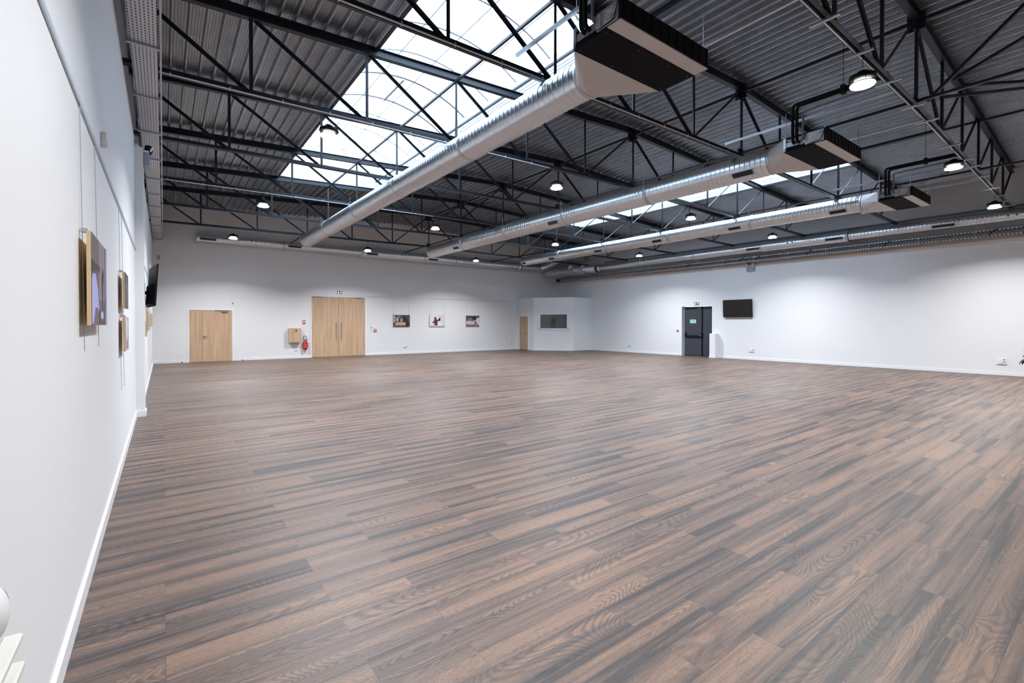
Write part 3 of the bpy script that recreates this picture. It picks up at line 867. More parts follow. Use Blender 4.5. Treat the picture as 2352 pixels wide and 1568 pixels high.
# rails the units hang from
RL = ['galvanised rail passing in front of the left roof light above the nearest fan unit',
      'galvanised rail above the middle fan unit',
      'galvanised rail above the farthest fan unit']
for i, (x, y) in enumerate(UP):
    xa, xb2 = ((4.06, 5.99), (9.62, 11.43), (15.42, 17.37))[i]
    for xr, lb in ((xa, RL[i]), (xb2, 'second galvanised rail, on the far side of the %s fan unit' % ('nearest', 'middle', 'farthest')[i])):
        solo('support_rail', MB().bar((xr, 2.42, 5.41), (xr, TY[1]+.1, 5.41), .042, .042), M['galv2'], lb, 'rail', 'support rails for the fan units')

# ------------------------------------------------------------------ cable trays and pipes by the walls
t = thing('cable_tray', 'wide perforated cable tray high along the left wall', 'cable tray', (-.2, 12, 4.93))
mb = MB().box(-.305, -.035, YF+.5, YB-.02, 4.93, 4.934).box(-.305, -.302, YF+.5, YB-.02, 4.93, 4.985).box(-.038, -.035, YF+.5, YB-.02, 4.93, 4.985)
mb.build('tray_sheet', M['perf'], t)
mb = MB()
for k, (x, r) in enumerate(((-.27,.012),(-.245,.009),(-.21,.014),(-.18,.010),(-.15,.012),(-.11,.009),(-.08,.012))):
    mb.tube([(x+.01*math.sin(q*1.7+k), YF+.6+q*(YB-YF-.8)/30, 4.935+r) for q in range(31)], r, 7)
mb.build('cables', M['white'], t)
yb = [1.4, 3.0, 4.5, 5.9, 7.15, 8.75, 10.35, 12.0, 13.6, 15.2, 16.8, 18.4, 20.0, 21.6, 23.0]
for y in yb:
    MB().box(-.335, -.008, y-.02, y+.02, 4.905, 4.93).build('bracket', M['galv2'], t)
for y in yb:
    for x in (-.325, -.014):
        MB().tube([(x, y, 4.91), (x, y, 5.35 if x > -.1 else 5.3)], .005, 6).build('hanger_rod', M['galv2'], t)
MB().box(-.016, .004, YF+.5, YB-.02, 4.985, 5.0).build('side_rail', M['galv2'], t)

t = thing('cable_tray', 'double row of slotted cable tray under the duct on the right wall', 'cable tray', (20.6, 12, 4.3))
def slot_mat():
    m, nt, b = new_mat('slotted_tray'); N = nt.nodes.new; L = nt.links.new
    tc = N('ShaderNodeTexCoord'); w = N('ShaderNodeTexWave'); w.bands_direction = 'Y'; w.inputs['Scale'].default_value = 3.6
    L(tc.outputs['Object'], w.inputs['Vector']); r = N('ShaderNodeValToRGB'); L(w.outputs['Fac'], r.inputs[0])
    r.color_ramp.interpolation = 'CONSTANT'; r.color_ramp.elements[0].color = (.10,.10,.11,1); r.color_ramp.elements[1].position = .5; r.color_ramp.elements[1].color = (.62,.63,.65,1)
    L(r.outputs[0], b.inputs['Base Color']); b.inputs['Metallic'].default_value = .4; b.inputs['Roughness'].default_value = .4
    return m
M['slot'] = slot_mat()
for z, nm in ((4.47, 'upper_channel'), (4.30, 'lower_channel')):
    mb = MB().box(20.56, 20.86, YF+.5, 22.9, z, z+.004).box(20.556, 20.56, YF+.5, 22.9, z-.004, z+.034).box(20.86, 20.864, YF+.5, 22.9, z, z+.034)
    mb.build(nm, M['slot'], t)
for k in range(17):
    y = .5+k*1.38
    mb = MB()
    for x in (20.552, 20.868):
        mb.tube([(x, y, 4.27), (x, y, 4.64)], .005, 6)
    for z in (4.28, 4.45): mb.box(20.545, 20.88, y-.018, y+.018, z, z+.018)
    mb.build('hanger', M['galv2'], t)
for k, y in enumerate((2.75, 5.4, 7.9, 9.9, 10.6, 13.2)):
    mb = MB().tube([(20.55, y, 4.50), (20.54, y+.12, 4.43), (20.55, y+.2, 4.33)], .014, 8)
    mb.build('cable_loop', M['black'], t)
MB().box(20.555, 20.87, 22.86, 22.9, 4.29, 4.52).build('end_plate', M['blackmat'], t)
for z, r, lb in ((5.18, .030, 'thin grey pipe along the upper right wall, the upper of two'), (5.03, .055, 'fat grey pipe along the upper right wall above the duct')):
    mb = MB().tube([(20.82, YF+.3, z), (20.82, 19.0, z)], r, 12)
    solo('grey_pipe', mb, M['pvc'], lb, 'pipe', 'grey pipes on the right wall')

# ------------------------------------------------------------------ doors
def door_root(name, loc, label):
    o = bpy.data.objects.new(name, None); C.objects.link(o); o.location = loc; LOC[o.name] = Vector(loc)
    o['kind'] = 'structure'; o['label'] = label; return o
# door 1: leaf and a half, oak
d = door_root('door_1', (1.62, YB, 0), 'oak door with a narrow side leaf near the left corner')
yb0 = YB
mb = MB().box(.775, .855, yb0-.02, yb0+.10, 0, 2.225).box(2.375, 2.455, yb0-.02, yb0+.10, 0, 2.225).box(.855, 2.375, yb0-.02, yb0+.10, 2.155, 2.225)
mb.build('door_frame', M['trim'], d)
MB().bbox(.858, 1.296, yb0+.0, yb0+.045, .006, 2.150, .002).build('side_leaf', M['oak'], d)
lf = MB().bbox(1.303, 2.372, yb0+.0, yb0+.045, .006, 2.150, .002).build('main_leaf', M['oak'], d)
h = MB().bbox(1.325, 1.375, yb0-.010, yb0, .96, 1.11, .003).build('handle', M['chrome'], lf)
MB().tube([(1.345, yb0-.01, 1.025), (1.345, yb0-.05, 1.025), (1.47, yb0-.052, 1.022)], .010, 8).build('lever', M['chrome'], lf)
MB().tube([(1.345, yb0-.01, 1.085), (1.345, yb0-.035, 1.085), (1.46, yb0-.036, 1.084)], .007, 8).build('upper_bar', M['chrome'], lf)
cl = MB().bbox(1.985, 2.225, yb0-.06, yb0, 2.075, 2.14, .004).build('door_closer', M['chrome'], d)
MB().box(1.74, 2.25, yb0-.035, yb0-.02, 2.148, 2.162).build('closer_arm', M['black'], d)
for z in (.20, .26, 1.03, 1.80, 1.70):
    for x in (.857, 2.374): MB().tube([(x, yb0-.012, z), (x, yb0-.012, z+.075)], .010, 8).build('hinge', M['chrome'], d)
# door 2: tall double oak doors
d = door_root('door_2', (6.88, YB, 0), 'tall double oak doors with long bar handles')
mb = MB().box(5.54, 5.617, yb0-.02, yb0+.10, 0, 2.955).box(8.155, 8.235, yb0-.02, yb0+.10, 0, 2.955).box(5.617, 8.155, yb0-.02, yb0+.10, 2.885, 2.955)
mb.build('door_frame', M['trim'], d)
for x0, x1, hx in ((5.622, 6.858, 6.745), (6.866, 8.15, 6.998)):
    lf = MB().bbox(x0, x1, yb0+.0, yb0+.05, .008, 2.878, .002).build('door_leaf', M['oak'], d)
    MB().tube([(hx, yb0-.055, .845), (hx, yb0-.055, 1.66)], .014, 10).build('bar_handle', M['chrome'], lf)
    for z in (.93, 1.59): MB().tube([(hx, yb0-.055, z), (hx, yb0+.002, z)], .009, 8).build('handle_post', M['chrome'], lf)
for a, b in ((5.72, 6.2), (7.58, 8.05)):
    MB().box(a, b, yb0-.05, yb0-.02, 2.865, 2.90).build('door_closer', M['chrome'], d)
# booth in the far corner
P0, P1, P2, P3 = (17.74, YB), (17.80, 21.87), (19.40, 20.13), (XR, 20.13)
HB = 3.15
def wall_seg(mb, a, b, z0, z1, th=.08):
    a, b = Vector(a), Vector(b); dd = (b-a).normalized(); nn = Vector((-dd.y, dd.x))
    q = [a, b, b+nn*th, a+nn*th]
    mb.add([(p.x,p.y,z0) for p in q]+[(p.x,p.y,z1) for p in q], [(0,3,2,1),(4,5,6,7),(0,1,5,4),(1,2,6,5),(2,3,7,6),(3,0,4,7)])
def along(a, b, t): return (a[0]+(b[0]-a[0])*t, a[1]+(b[1]-a[1])*t)
mb = MB()
# direction P0->P1->P2->P3 keeps the inside on the left-hand (+nn) side
dT0, dT1 = .13, .72
wall_seg(mb, P0, along(P0,P1,dT0), 0, HB); wall_seg(mb, along(P0,P1,dT1), P1, 0, HB); wall_seg(mb, along(P0,P1,dT0), along(P0,P1,dT1), 2.05, HB)
w0, w1, wz0, wz1 = .145, .875, 1.29, 2.17
wall_seg(mb, P1, along(P1,P2,w0), 0, HB); wall_seg(mb, along(P1,P2,w1), P2, 0, HB)
wall_seg(mb, along(P1,P2,w0), along(P1,P2,w1), 0, wz0); wall_seg(mb, along(P1,P2,w0), along(P1,P2,w1), wz1, HB)
wall_seg(mb, P2, P3, 0, HB)
mb.poly([(P0[0],P0[1],HB),(P1[0],P1[1],HB),(P2[0],P2[1],HB),(P3[0],P3[1],HB),(XR,YB,HB)])
struct('wall_booth', mb, M['wall'], label='white angled booth walls in the far corner', fix=True)
mb = MB()
wall_seg(mb, along(P0,P1,dT1), P1, 0, .10, -.014); wall_seg(mb, P1, P2, 0, .10, -.014); wall_seg(mb, P2, P3, 0, .10, -.014); wall_seg(mb, P0, along(P0,P1,dT0), 0, .10, -.014)
struct('baseboard_booth', mb, M['trim'])
d = door_root('door_3', (17.77, 22.8, 0), 'narrow oak door in the side of the corner booth')
mb = MB(); wall_seg(mb, along(P0,P1,dT0), along(P0,P1,dT0+.05), 0, 2.09, -.018); wall_seg(mb, along(P0,P1,dT1-.04), along(P0,P1,dT1), 0, 2.09, -.018)
wall_seg(mb, along(P0,P1,dT0), along(P0,P1,dT1), 2.03, 2.09, -.018)
mb.build('door_frame', M['trim'], d)
mb = MB(); wall_seg(mb, along(P0,P1,dT0+.045), along(P0,P1,dT1-.035), .006, 2.035, .04)
lf = mb.build('door_leaf', M['oak2'], d)
a = along(P0,P1,dT1-.09); MB().tube([(a[0], a[1], 1.02), (a[0]-.05, a[1], 1.02), (a[0]-.05, a[1]+.11, 1.02)], .010, 8).build('lever', M['chrome'], lf)
a = along(P0,P1,dT0+.20); 
MB().box(a[0]-.012, a[0]-.002, a[1]-.09, a[1]+.09, 1.90, 1.95).build('sign_plate', M['paper'], lf)
MB().box(a[0]-.012, a[0]-.002, a[1]-.09, a[1]+.09, 1.955, 1.985).build('sign_strip', M['redbox'], lf)
w = door_root('window_1', ((P1[0]+P2[0])/2, (P1[1]+P2[1])/2, 1.3), 'dark glazed window of the corner booth in a white frame')
mb = MB()
for a_, b_, z0, z1 in ((w0-.012, w0+.032, wz0-.05, wz1+.05), (w1-.032, w1+.012, wz0-.05, wz1+.05), (w0, w1, wz1-.03, wz1+.05), (w0-.012, w1+.012, wz0-.06, wz0+.03)):
    wall_seg(mb, along(P1,P2,a_), along(P1,P2,b_), z0, z1, -.03)
mb.build('window_frame', M['trim'], w)
mb = MB()
wall_seg(mb, along(P1,P2,w0), along(P1,P2,w1), wz0, wz1, .02)
mb.build('pane', M['glass'], w)
# door 4: black exit door in the right wall
d = door_root('door_4', (XR+.3, 13.1, 0), 'black emergency exit door set deep in the right wall')
xd = XR+.22
MB().box(xd, xd+.06, 12.30, 13.885, 0, 2.44).build('door_frame', M['darkdoor'], d)
lf = MB().bbox(xd-.035, xd, 12.93, 13.84, .02, 2.40, .003).build('main_leaf', M['darkdoor'], d)
sl = MB().bbox(xd-.035, xd, 12.31, 12.86, .02, 2.40, .003).build('side_leaf', M['darkdoor'], d)
MB().box(xd-.05, xd-.03, 12.86, 12.93, .02, 2.43).build('meeting_post', M['black'], d)
MB().bbox(xd-.085, xd-.035, 12.98, 13.80, .98, 1.02, .004).build('push_bar', M['black'], lf)
MB().box(xd-.048, xd-.034, 12.95, 13.80, .88, .95).build('mid_rail', M['black'], lf)
MB().bbox(xd-.11, xd-.035, 12.86, 12.96, .95, 1.13, .006).build('lock_case', M['black'], lf)
MB().bbox(xd-.115, xd-.05, 12.93, 12.99, .99, 1.04, .004).build('lock_lever', M['chrome'], lf)
MB().bbox(xd-.09, xd-.035, 13.72, 13.83, .98, 1.14, .006).build('bar_end', M['black'], lf)
MB().tube([(xd-.06, 12.895, .05), (xd-.06, 12.895, 2.40)], .009, 8).build('lock_rod', M['black'], d)
MB().bbox(xd-.09, xd-.035, 12.97, 13.09, 2.33, 2.37, .004).build('door_closer', M['chrome'], d)
sg = MB().bbox(xd-.044, xd-.035, 13.23, 13.56, 1.62, 1.80, .003).build('exit_notice', M['mint'], lf)
rot = Matrix.Translation((xd-.046, 13.395, 1.745)) @ Matrix(((0,0,-1,0),(-1,0,0,0),(0,1,0,0),(0,0,0,1)))
text_mesh('SORTIE DE', .05, M['dkgreen'], 'notice_text', sg, rot, LOC[sg.name])
rot = Matrix.Translation((xd-.046, 13.395, 1.685)) @ Matrix(((0,0,-1,0),(-1,0,0,0),(0,1,0,0),(0,0,0,1)))
text_mesh('SECOURS', .05, M['dkgreen'], 'notice_text', sg, rot, LOC[sg.name])
# boxed-in pier beside the black door
mb = MB().bbox(20.60, XR, 11.95, 12.235, 0, 1.135, .004)
mb.box(20.586, XR, 11.936, 12.249, 0, .10)
solo('boxed_pier', mb, M['wall'], 'waist high white boxing against the wall beside the black door', 'boxing')

# ------------------------------------------------------------------ small fixtures
def exit_sign(label, c, ax):
    t = thing('exit_sign', label, 'sign', c, 'green exit signs')
    x, y, z = c
    if ax == 'y':
        f = lambda a0, a1, d0, d1, z0, z1: (x+a0, x+a1, y-d1, y-d0, z+z0, z+z1)
    else:
        f = lambda a0, a1, d0, d1, z0, z1: (x-d1, x-d0, y-a1, y-a0, z+z0, z+z1)
    MB().bbox(*f(-.125,.125,0,.05,-.065,.065), .004).build('sign_case', M['white'], t)
    MB().box(*f(-.118,.118,.05,.053,-.058,.058)).build('green_face', M['green'], t)
    # running figure and arrow
    g = MB().box(*f(-.070,-.052,.053,.056,.018,.036)).box(*f(-.080,-.040,.053,.056,-.022,.014)).box(*f(-.098,-.060,.053,.056,-.046,-.024)).box(*f(-.055,-.022,.053,.056,-.006,.006)).box(*f(-.062,-.036,.053,.056,-.05,-.022))
    g.build('running_figure', M['lit_sign'], t)
    g = MB().box(*f(.048,.072,.053,.056,-.005,.045))
    def pt(a, zz): 
        return (x+a, y-.056, z+zz) if ax == 'y' else (x-.056, y-a, z+zz)
    g.poly([pt(.020,.0), pt(.100,.0), pt(.06,-.046)])
    g.build('arrow', M['lit_sign'], t)
exit_sign('small green lit exit sign above the tall double oak doors', (6.9, YB, 3.125), 'y')
exit_sign('small green lit exit sign above the black exit door', (XR, 13.07, 2.59), 'x')

t = thing('extinguisher_sign', 'small red sign with a white extinguisher symbol left of the tall double doors', 'sign', (5.277, YB, 1.57))
MB().bbox(5.205, 5.349, YB-.006, YB, 1.565, 1.765, .001).build('sign_plate', M['white'], t)
MB().box(5.212, 5.342, YB-.009, YB-.006, 1.625, 1.76).build('red_panel', M['redbox'], t)
MB().box(5.212, 5.342, YB-.009, YB-.006, 1.571, 1.615).build('green_strip', M['dkgreen'], t)
mb = MB().box(5.235, 5.268, YB-.011, YB-.009, 1.64, 1.71).box(5.243, 5.260, YB-.011, YB-.009, 1.71, 1.725).box(5.232, 5.248, YB-.011, YB-.009, 1.722, 1.74)
mb.box(5.292, 5.325, YB-.011, YB-.009, 1.65, 1.73); mb.build('symbol', M['white'], t)

t = thing('wall_cabinet', 'small oak wall cabinet with a black lock plate', 'cabinet', (4.85, YB-.2, .74))
MB().bbox(4.60, 5.10, YB-.20, YB, .74, 1.39, .003).build('body', M['oak2'], t)
dr = MB().bbox(4.60, 5.10, YB-.222, YB-.202, .74, 1.39, .003).build('door_panel', M['oak'], t)
MB().bbox(4.872, 4.916, YB-.23, YB-.222, 1.225, 1.325, .004).build('lock_plate', M['black'], dr)

t = thing('fire_extinguisher', 'red fire extinguisher hung on the wall left of the tall doors', 'fire extinguisher', (5.30, YB-.12, .38))
ex, ey = 5.30, YB-.115
MB().lathe([(0,.38),(.075,.385),(.092,.41),(.092,.70),(.085,.74),(.055,.775),(.03,.79),(0,.79)], (ex,ey,0), seg=28).build('cylinder', M['red'], t)
MB().lathe([(.0935,.47),(.0935,.66)], (ex,ey,0), seg=28).build('label_band', mat('extinguisher_label', lin(208,70,78), .5, noise=.5, nscale=60), t)
MB().lathe([(.035,.785),(.042,.80),(.038,.84),(.02,.85),(0,.85)], (ex,ey,0), seg=18).build('valve', M['blue'], t)
mb = MB().bar((ex-.01,ey,.85), (ex+.12,ey-.03,.862), .02, .012).bar((ex-.01,ey,.835), (ex+.11,ey-.03,.825), .02, .010); mb.build('handle', M['blue'], t)
hs = [(ex, ey, .85)] + [(ex-.03+.062*math.sin(a)-.0, ey-.02, .94+.10*(-math.cos(a))+.0) for a in []]
hs = [(ex-.04,ey-.02,.83),(ex-.07,ey-.03,.90),(ex-.075,ey-.03,.98),(ex-.045,ey-.03,1.03),(ex,ey-.03,1.035),(ex+.04,ey-.03,.99),(ex+.055,ey-.03,.90),(ex+.062,ey-.03,.80),(ex+.098,ey-.03,.66),(ex+.115,ey-.03,.50),(ex+.125,ey-.03,.46)]
MB().tube(hs, .012, 10).build('hose', M['black'], t)
MB().box(ex-.03, ex+.03, ey+.08, YB, .60, .80).build('wall_bracket', M['black'], t)

t = thing('thermostat', 'white wall control with a small dark display right of the tall doors', 'control', (8.48, YB, 1.22))
MB().bbox(8.425, 8.545, YB-.022, YB, 1.23, 1.42, .004).build('case', M['white'], t)
MB().box(8.448, 8.522, YB-.025, YB-.022, 1.372, 1.412).build('display', M['ink'], t)
MB().box(8.432, 8.538, YB-.024, YB-.022, 1.285, 1.290).build('seam', M['ink'], t)
t = thing('alarm_call_point', 'red break glass call point right of the tall oak doors', 'alarm', (8.675, YB, 1.18))
MB().bbox(8.61, 8.74, YB-.05, YB, 1.19, 1.325, .005).build('case', M['redbox'], t)
MB().box(8.64, 8.71, YB-.053, YB-.05, 1.225, 1.285).build('glass_plate', M['paper'], t)
t = thing('alarm_call_point', 'small red and white call point left of the black exit door', 'alarm', (XR, 14.12, 1.21))
MB().bbox(XR-.045, XR, 14.06, 14.185, 1.215, 1.32, .005).build('case', M['white'], t)
MB().box(XR-.048, XR-.045, 14.07, 14.175, 1.222, 1.285).build('red_panel', M['redbox'], t)
def outlet(label, c, ax, w=.16, h=.10):
    t = thing('power_outlet', label, 'outlet', c, 'white power outlets')
    x, y, z = c
    if ax == 'y': f = lambda a0, a1, d0, d1, z0, z1: (x+a0, x+a1, y-d1, y-d0, z+z0, z+z1)
    elif ax == 'x': f = lambda a0, a1, d0, d1, z0, z1: (x-d1, x-d0, y-a1, y-a0, z+z0, z+z1)
    else: f = lambda a0, a1, d0, d1, z0, z1: (x+d0, x+d1, y+a0, y+a1, z+z0, z+z1)
    MB().bbox(*f(-w/2, w/2, 0, .028, 0, h), .003).build('plate', M['white'], t)
    mb = MB()
    for zz in (.28, .68): mb.box(*f(w*.16, w*.36, .028, .030, h*zz, h*(zz+.14)))
    mb.box(*f(-w*.05, w*.12, .028, .030, h*.08, h*.16))
    mb.build('sockets', M['ink'], t)
    MB().box(*f(-w*.44, w*.08, .028, .0305, h*.55, h*.9)).build('flap', M['trim'], t)
outlet('flat white outlet plate under the small wall cabinet', (4.92, YB, .35), 'y', .10, .06)
outlet('white outlet on the back wall under the first picture', (10.30, YB, .33), 'y', .20, .12)
outlet('white outlet low on the right wall under the television', (XR, 10.41, .34), 'x', .235, .16)
outlet('white outlet low on the right wall close to the plant', (XR, 2.68, .34), 'x', .22, .19)
outlet('white outlet on the right wall close to the corner booth', (XR, 17.2, .34), 'x', .21, .16)
outlet('white outlet on the back wall beside the booth door', (17.25, YB, .34), 'y', .12, .26)
outlet('white outlet low on the far part of the left wall', (XL2, 19.5, .34), 'l', .2, .12)
def sensor(label, c, ax, w=.07, h=.2, dark=True):
    x, y, z = c
    t = thing('wall_sensor', label, 'sensor', c, 'white wall sensors')
    if ax == 'y': f = lambda a0, a1, d0, d1, z0, z1: (x+a0, x+a1, y-d1, y-d0, z+z0, z+z1)
    elif ax == 'x': f = lambda a0, a1, d0, d1, z0, z1: (x-d1, x-d0, y-a1, y-a0, z+z0, z+z1)
    else: f = lambda a0, a1, d0, d1, z0, z1: (x+d0, x+d1, y+a0, y+a1, z+z0, z+z1)
    MB().bbox(*f(-w/2, w/2, 0, .035, 0, h), .010).build('case', M['white'], t)
    MB().bbox(*f(-w*.32, w*.32, .03, .042, h*.12, h*.42), .004).build('eye', M['pvc'] if dark else M['trim'], t)
sensor('small motion sensor on the back wall above the right side of the left oak door', (2.405, YB, 2.42), 'y')
sensor('tiny white detector high on the right wall toward the right edge', (XR, 5.1, 3.05), 'x', .09, .09, False)
sensor('tiny white detector high on the back wall left of the booth', (16.97, YB, 3.30), 'y', .08, .12, False)
sensor('small white detector on the near left wall above the picture rail', (XL, 4.90, 2.99), 'l', .075, .11, False)
t = thing('wall_bracket', 'small grey hook bracket high in the left back corner', 'bracket', (-.12, YB, 4.1))
MB().tube([(-.19, YB, 4.27), (-.12, YB-.05, 4.29), (-.10, YB-.06, 4.22), (-.17, YB-.05, 4.16), (-.18, YB, 4.15)], .013, 8).build('hook', M['pvc'], t)
for x, lb in ((.60, 'black door stop on the floor left of the left oak door'), (2.76, 'black door stop on the floor right of the left oak door')):
    solo('door_stop', MB().lathe([(0,.0),(.022,.0),(.022,.028),(.016,.036),(0,.036)], (x, YB-.07, 0), seg=16), M['black'], lb, 'door stop', 'black door stops')

def emergency(label, c, ax):
    t = thing('emergency_light', label, 'light', c, 'grey twin spot emergency lights')
    x, y, z = c
    if ax == 'x':
        f = lambda a0, a1, d0, d1, z0, z1: (x-d1, x-d0, y-a1, y-a0, z+z0, z+z1); P = lambda a, d, zz: (x-d, y-a, z+zz)
    else:
        f = lambda a0, a1, d0, d1, z0, z1: (x+d0, x+d1, y+a0, y+a1, z+z0, z+z1); P = lambda a, d, zz: (x+d, y+a, z+zz)
    MB().bbox(*f(-.17,.17,0,.09,0,.22), .006).build('battery_box', M['greybox'], t)
    MB().bbox(*f(-.17,.17,0,.075,.22,.25), .003).build('top_plate', M['white'], t)
    mb = MB()
    for a in (-.04, .04): mb.box(*f(a-.012, a+.012, .09, .093, .035, .065))
    mb.build('indicator', M['paper'], t)
    for a in (-.11, .11):
        hd = MB().tube([P(a, .03, .315), P(a*1.1, .075, .305), P(a*1.15, .11, .29)], [.040, .052, .056], 20).build('spot_head', M['black'], t)
        MB().tube([P(a*1.15, .11, .29), P(a*1.16, .118, .286)], .050, 20).build('spot_glass', M['paper'], hd)
        MB().tube([P(a, .03, .24), P(a, .03, .315)], .014, 8).build('swivel', M['black'], t)
emergency('grey twin spot emergency light on the right wall under the cable tray', (XR, 10.45, 3.92), 'x')
emergency('grey twin spot emergency light beside the pilaster on the left wall', (-.262, 10.45, 4.33), 'l')

# televisions
t = thing('television', 'flat black television on the right wall beside the exit door', 'television', (XR-.1, 11.0, 1.89))
tilt = .06
def tvq(y0, y1, z0, z1, d0, d1):
    """slab leaning forward at the top"""
    def X(z, dd): return XR-.06-dd-(z-1.89)*tilt
    return [(X(z0,d0),y0,z0),(X(z0,d0),y1,z0),(X(z1,d0),y1,z1),(X(z1,d0),y0,z1),(X(z0,d1),y0,z0),(X(z0,d1),y1,z0),(X(z1,d1),y1,z1),(X(z1,d1),y0,z1)]
BF = [(0,3,2,1),(4,5,6,7),(0,1,5,4),(1,2,6,5),(2,3,7,6),(3,0,4,7)]
MB().add(tvq(10.335,11.67,1.893,2.68,0,.045), BF).build('case', M['black'], t)
MB().add(tvq(10.345,11.66,1.905,2.67,.045,.047), BF).build('screen', M['screen'], t)
MB().box(XR-.07, XR, 10.8, 11.2, 2.0, 2.5).build('wall_mount', M['black'], t)
MB().bbox(XR-.10, XR-.05, 10.34, 10.39, 1.88, 1.96).build('receiver', M['black'], t)
t = thing('television', 'black television seen from behind on a bracket on the left wall', 'television', (-.15, 11.6, 1.9))
A = Vector((-.052, 11.0)); B2 = Vector((-.20, 12.28)); dirv = (B2-A).normalized(); nrm = Vector((dirv.y, -dirv.x))   # nrm points into the room
def tvl(s0, s1, z0, z1, d0, d1):
    out = []
    for dd in (d0, d1):
        for s_, z in ((s0,z0),(s1,z0),(s1,z1),(s0,z1)):
            p = A + dirv*s_ + nrm*(-dd + (z-2.72)*.058); out.append((p.x, p.y, z))
    return out
MB().add(tvl(0,1.29,1.93,2.72,.012,.032), BF).build('case', M['black'], t)
MB().add(tvl(.01,1.28,1.945,2.71,.009,.0125), BF).build('screen', M['screen'], t)
MB().add(tvl(.25,1.05,1.97,2.35,.03,.075), BF).build('back_housing', M['black'], t)
mb = MB()
for k in range(8): mb.add(tvl(.08+k*.012,1.2,2.40+k*.034,2.415+k*.034,.032,.036), BF)
mb.build('vents', M['ink'], t)
MB().bbox(XL2, XL2+.05, 11.4, 11.9, 2.05, 2.4, .004).bar((XL2+.05, 11.65, 2.2), (-.20, 11.65, 2.2), .05, .06).build('wall_arm', M['black'], t)
MB().tube([(XL2+.03, 11.3, 2.62), (XL2+.03, 11.33, 2.45), (XL2+.04, 11.28, 2.35), (XL2+.04, 11.36, 2.2), (-.2, 11.45, 2.12)], .007, 6).build('cable', M['black'], t)
MB().tube([(XL2+.02, 11.2, 1.85), (XL2+.06, 11.3, 1.92), (-.22, 11.45, 1.95)], .006, 6).build('cable', M['black'], t)

# picture rails
solo('picture_rail', MB().box(XL, XL+.012, YF, 10.27, 2.855, 2.885), M['galv2'], 'thin metal picture rail along the near left wall', 'rail', 'picture rails')
solo('picture_rail', MB().box(XL2, XL2+.012, 10.62, YB-.1, 2.855, 2.885), M['galv2'], 'thin metal picture rail along the far part of the left wall', 'rail', 'picture rails')
solo('picture_rail', MB().box(5.55, 17.7, YB-.012, YB, 2.945, 2.970), M['galv2'], 'thin metal picture rail along the back wall above the pictures', 'rail', 'picture rails')

# pictures -------------------------------------------------------------------
PC = {}
def pm(r, g, b):
    k = (r,g,b)
    if k not in PC: PC[k] = mat('print_%d_%d_%d' % k, lin(r,g,b), .5)
    return PC[k]
def picture(label, frame, w, h, shapes, bg, wires, wire_top, wire_bot, group):
    """frame: function (u,v,d) -> world; u 0..w along the picture, v 0..h up, d out of the wall"""
    o = frame(w/2, 0, 0); t = thing('hung_picture', label, 'picture', o, group)
    def slab(u0, u1, v0, v1, d0, d1):
        return [frame(u,v,d) for d in (d0,d1) for u, v in ((u0,v0),(u1,v0),(u1,v1),(u0,v1))]
    MB().add(slab(0,w,0,h,.035,.055), BF).build('panel', M['pine'], t)
    mats = [pm(*bg)]; mb = MB(); mb.add([frame(0,0,.0555), frame(w,0,.0555), frame(w,h,.0555), frame(0,h,.0555)], [(0,1,2,3)], 0)
    for i, (col, pts) in enumerate(shapes):
        mats.append(pm(*col)); d = .0558+.0003*i
        mb.add([frame(u*w, v*h, d) for u, v in pts], [tuple(range(len(pts)))], i+1)
    mb.build('print', mats, t, fix=False)
    for k, u in enumerate(wires):
        a, b = frame(u, wire_bot, .018), frame(u, wire_top, .006)
        MB().tube([a, b], .0022, 6).build('wire', M['galv2'], t)
        q = frame(u, h, .02); MB().bbox(q[0]-.014, q[0]+.014, q[1]-.014, q[1]+.014, q[2]-.004, q[2]+.022, .003).build('hook', M['chrome'], t)
    return t
def el(cx, cy, rx, ry, n=14): return [(cx+rx*math.cos(2*PI*k/n), cy+ry*math.sin(2*PI*k/n)) for k in range(n)]
R4 = lambda a, b, c, d: [(a,c),(b,c),(b,d),(a,d)]
def backf(x0, z0): return lambda u, v, d: (x0+u, YB-d, z0+v)
g = 'pictures hung on wires on the back wall'
picture('picture of a person in dark clothes reaching over a workbench, first on the back wall', backf(9.63,1.44), .925, .615,
    [((70,62,66), R4(0,1,.45,1)), ((150,160,176), R4(0,.14,.35,.95)), ((176,120,76), R4(.28,.42,.78,.95)), ((196,176,196), el(.24,.62,.07,.20)), ((120,84,60), R4(.42,.60,.45,.85)),
     ((206,168,132), [(.08,.12),(.72,.12),(.76,.36),(.18,.38)]), ((96,66,48), R4(0,.8,.02,.12)), ((168,140,160), el(.48,.48,.07,.17)), ((214,190,186), el(.50,.66,.04,.07)),
     ((24,28,36), [(.46,.72),(.58,.80),(.72,.84),(.86,.62),(.92,.30),(.90,.04),(.76,.04),(.78,.34),(.66,.52),(.58,.66)]), ((40,34,36), el(.65,.90,.05,.08)), ((70,76,96), R4(.86,1,.4,.9))],
    (60,54,54), [.045,.88], 1.50, 0, g)
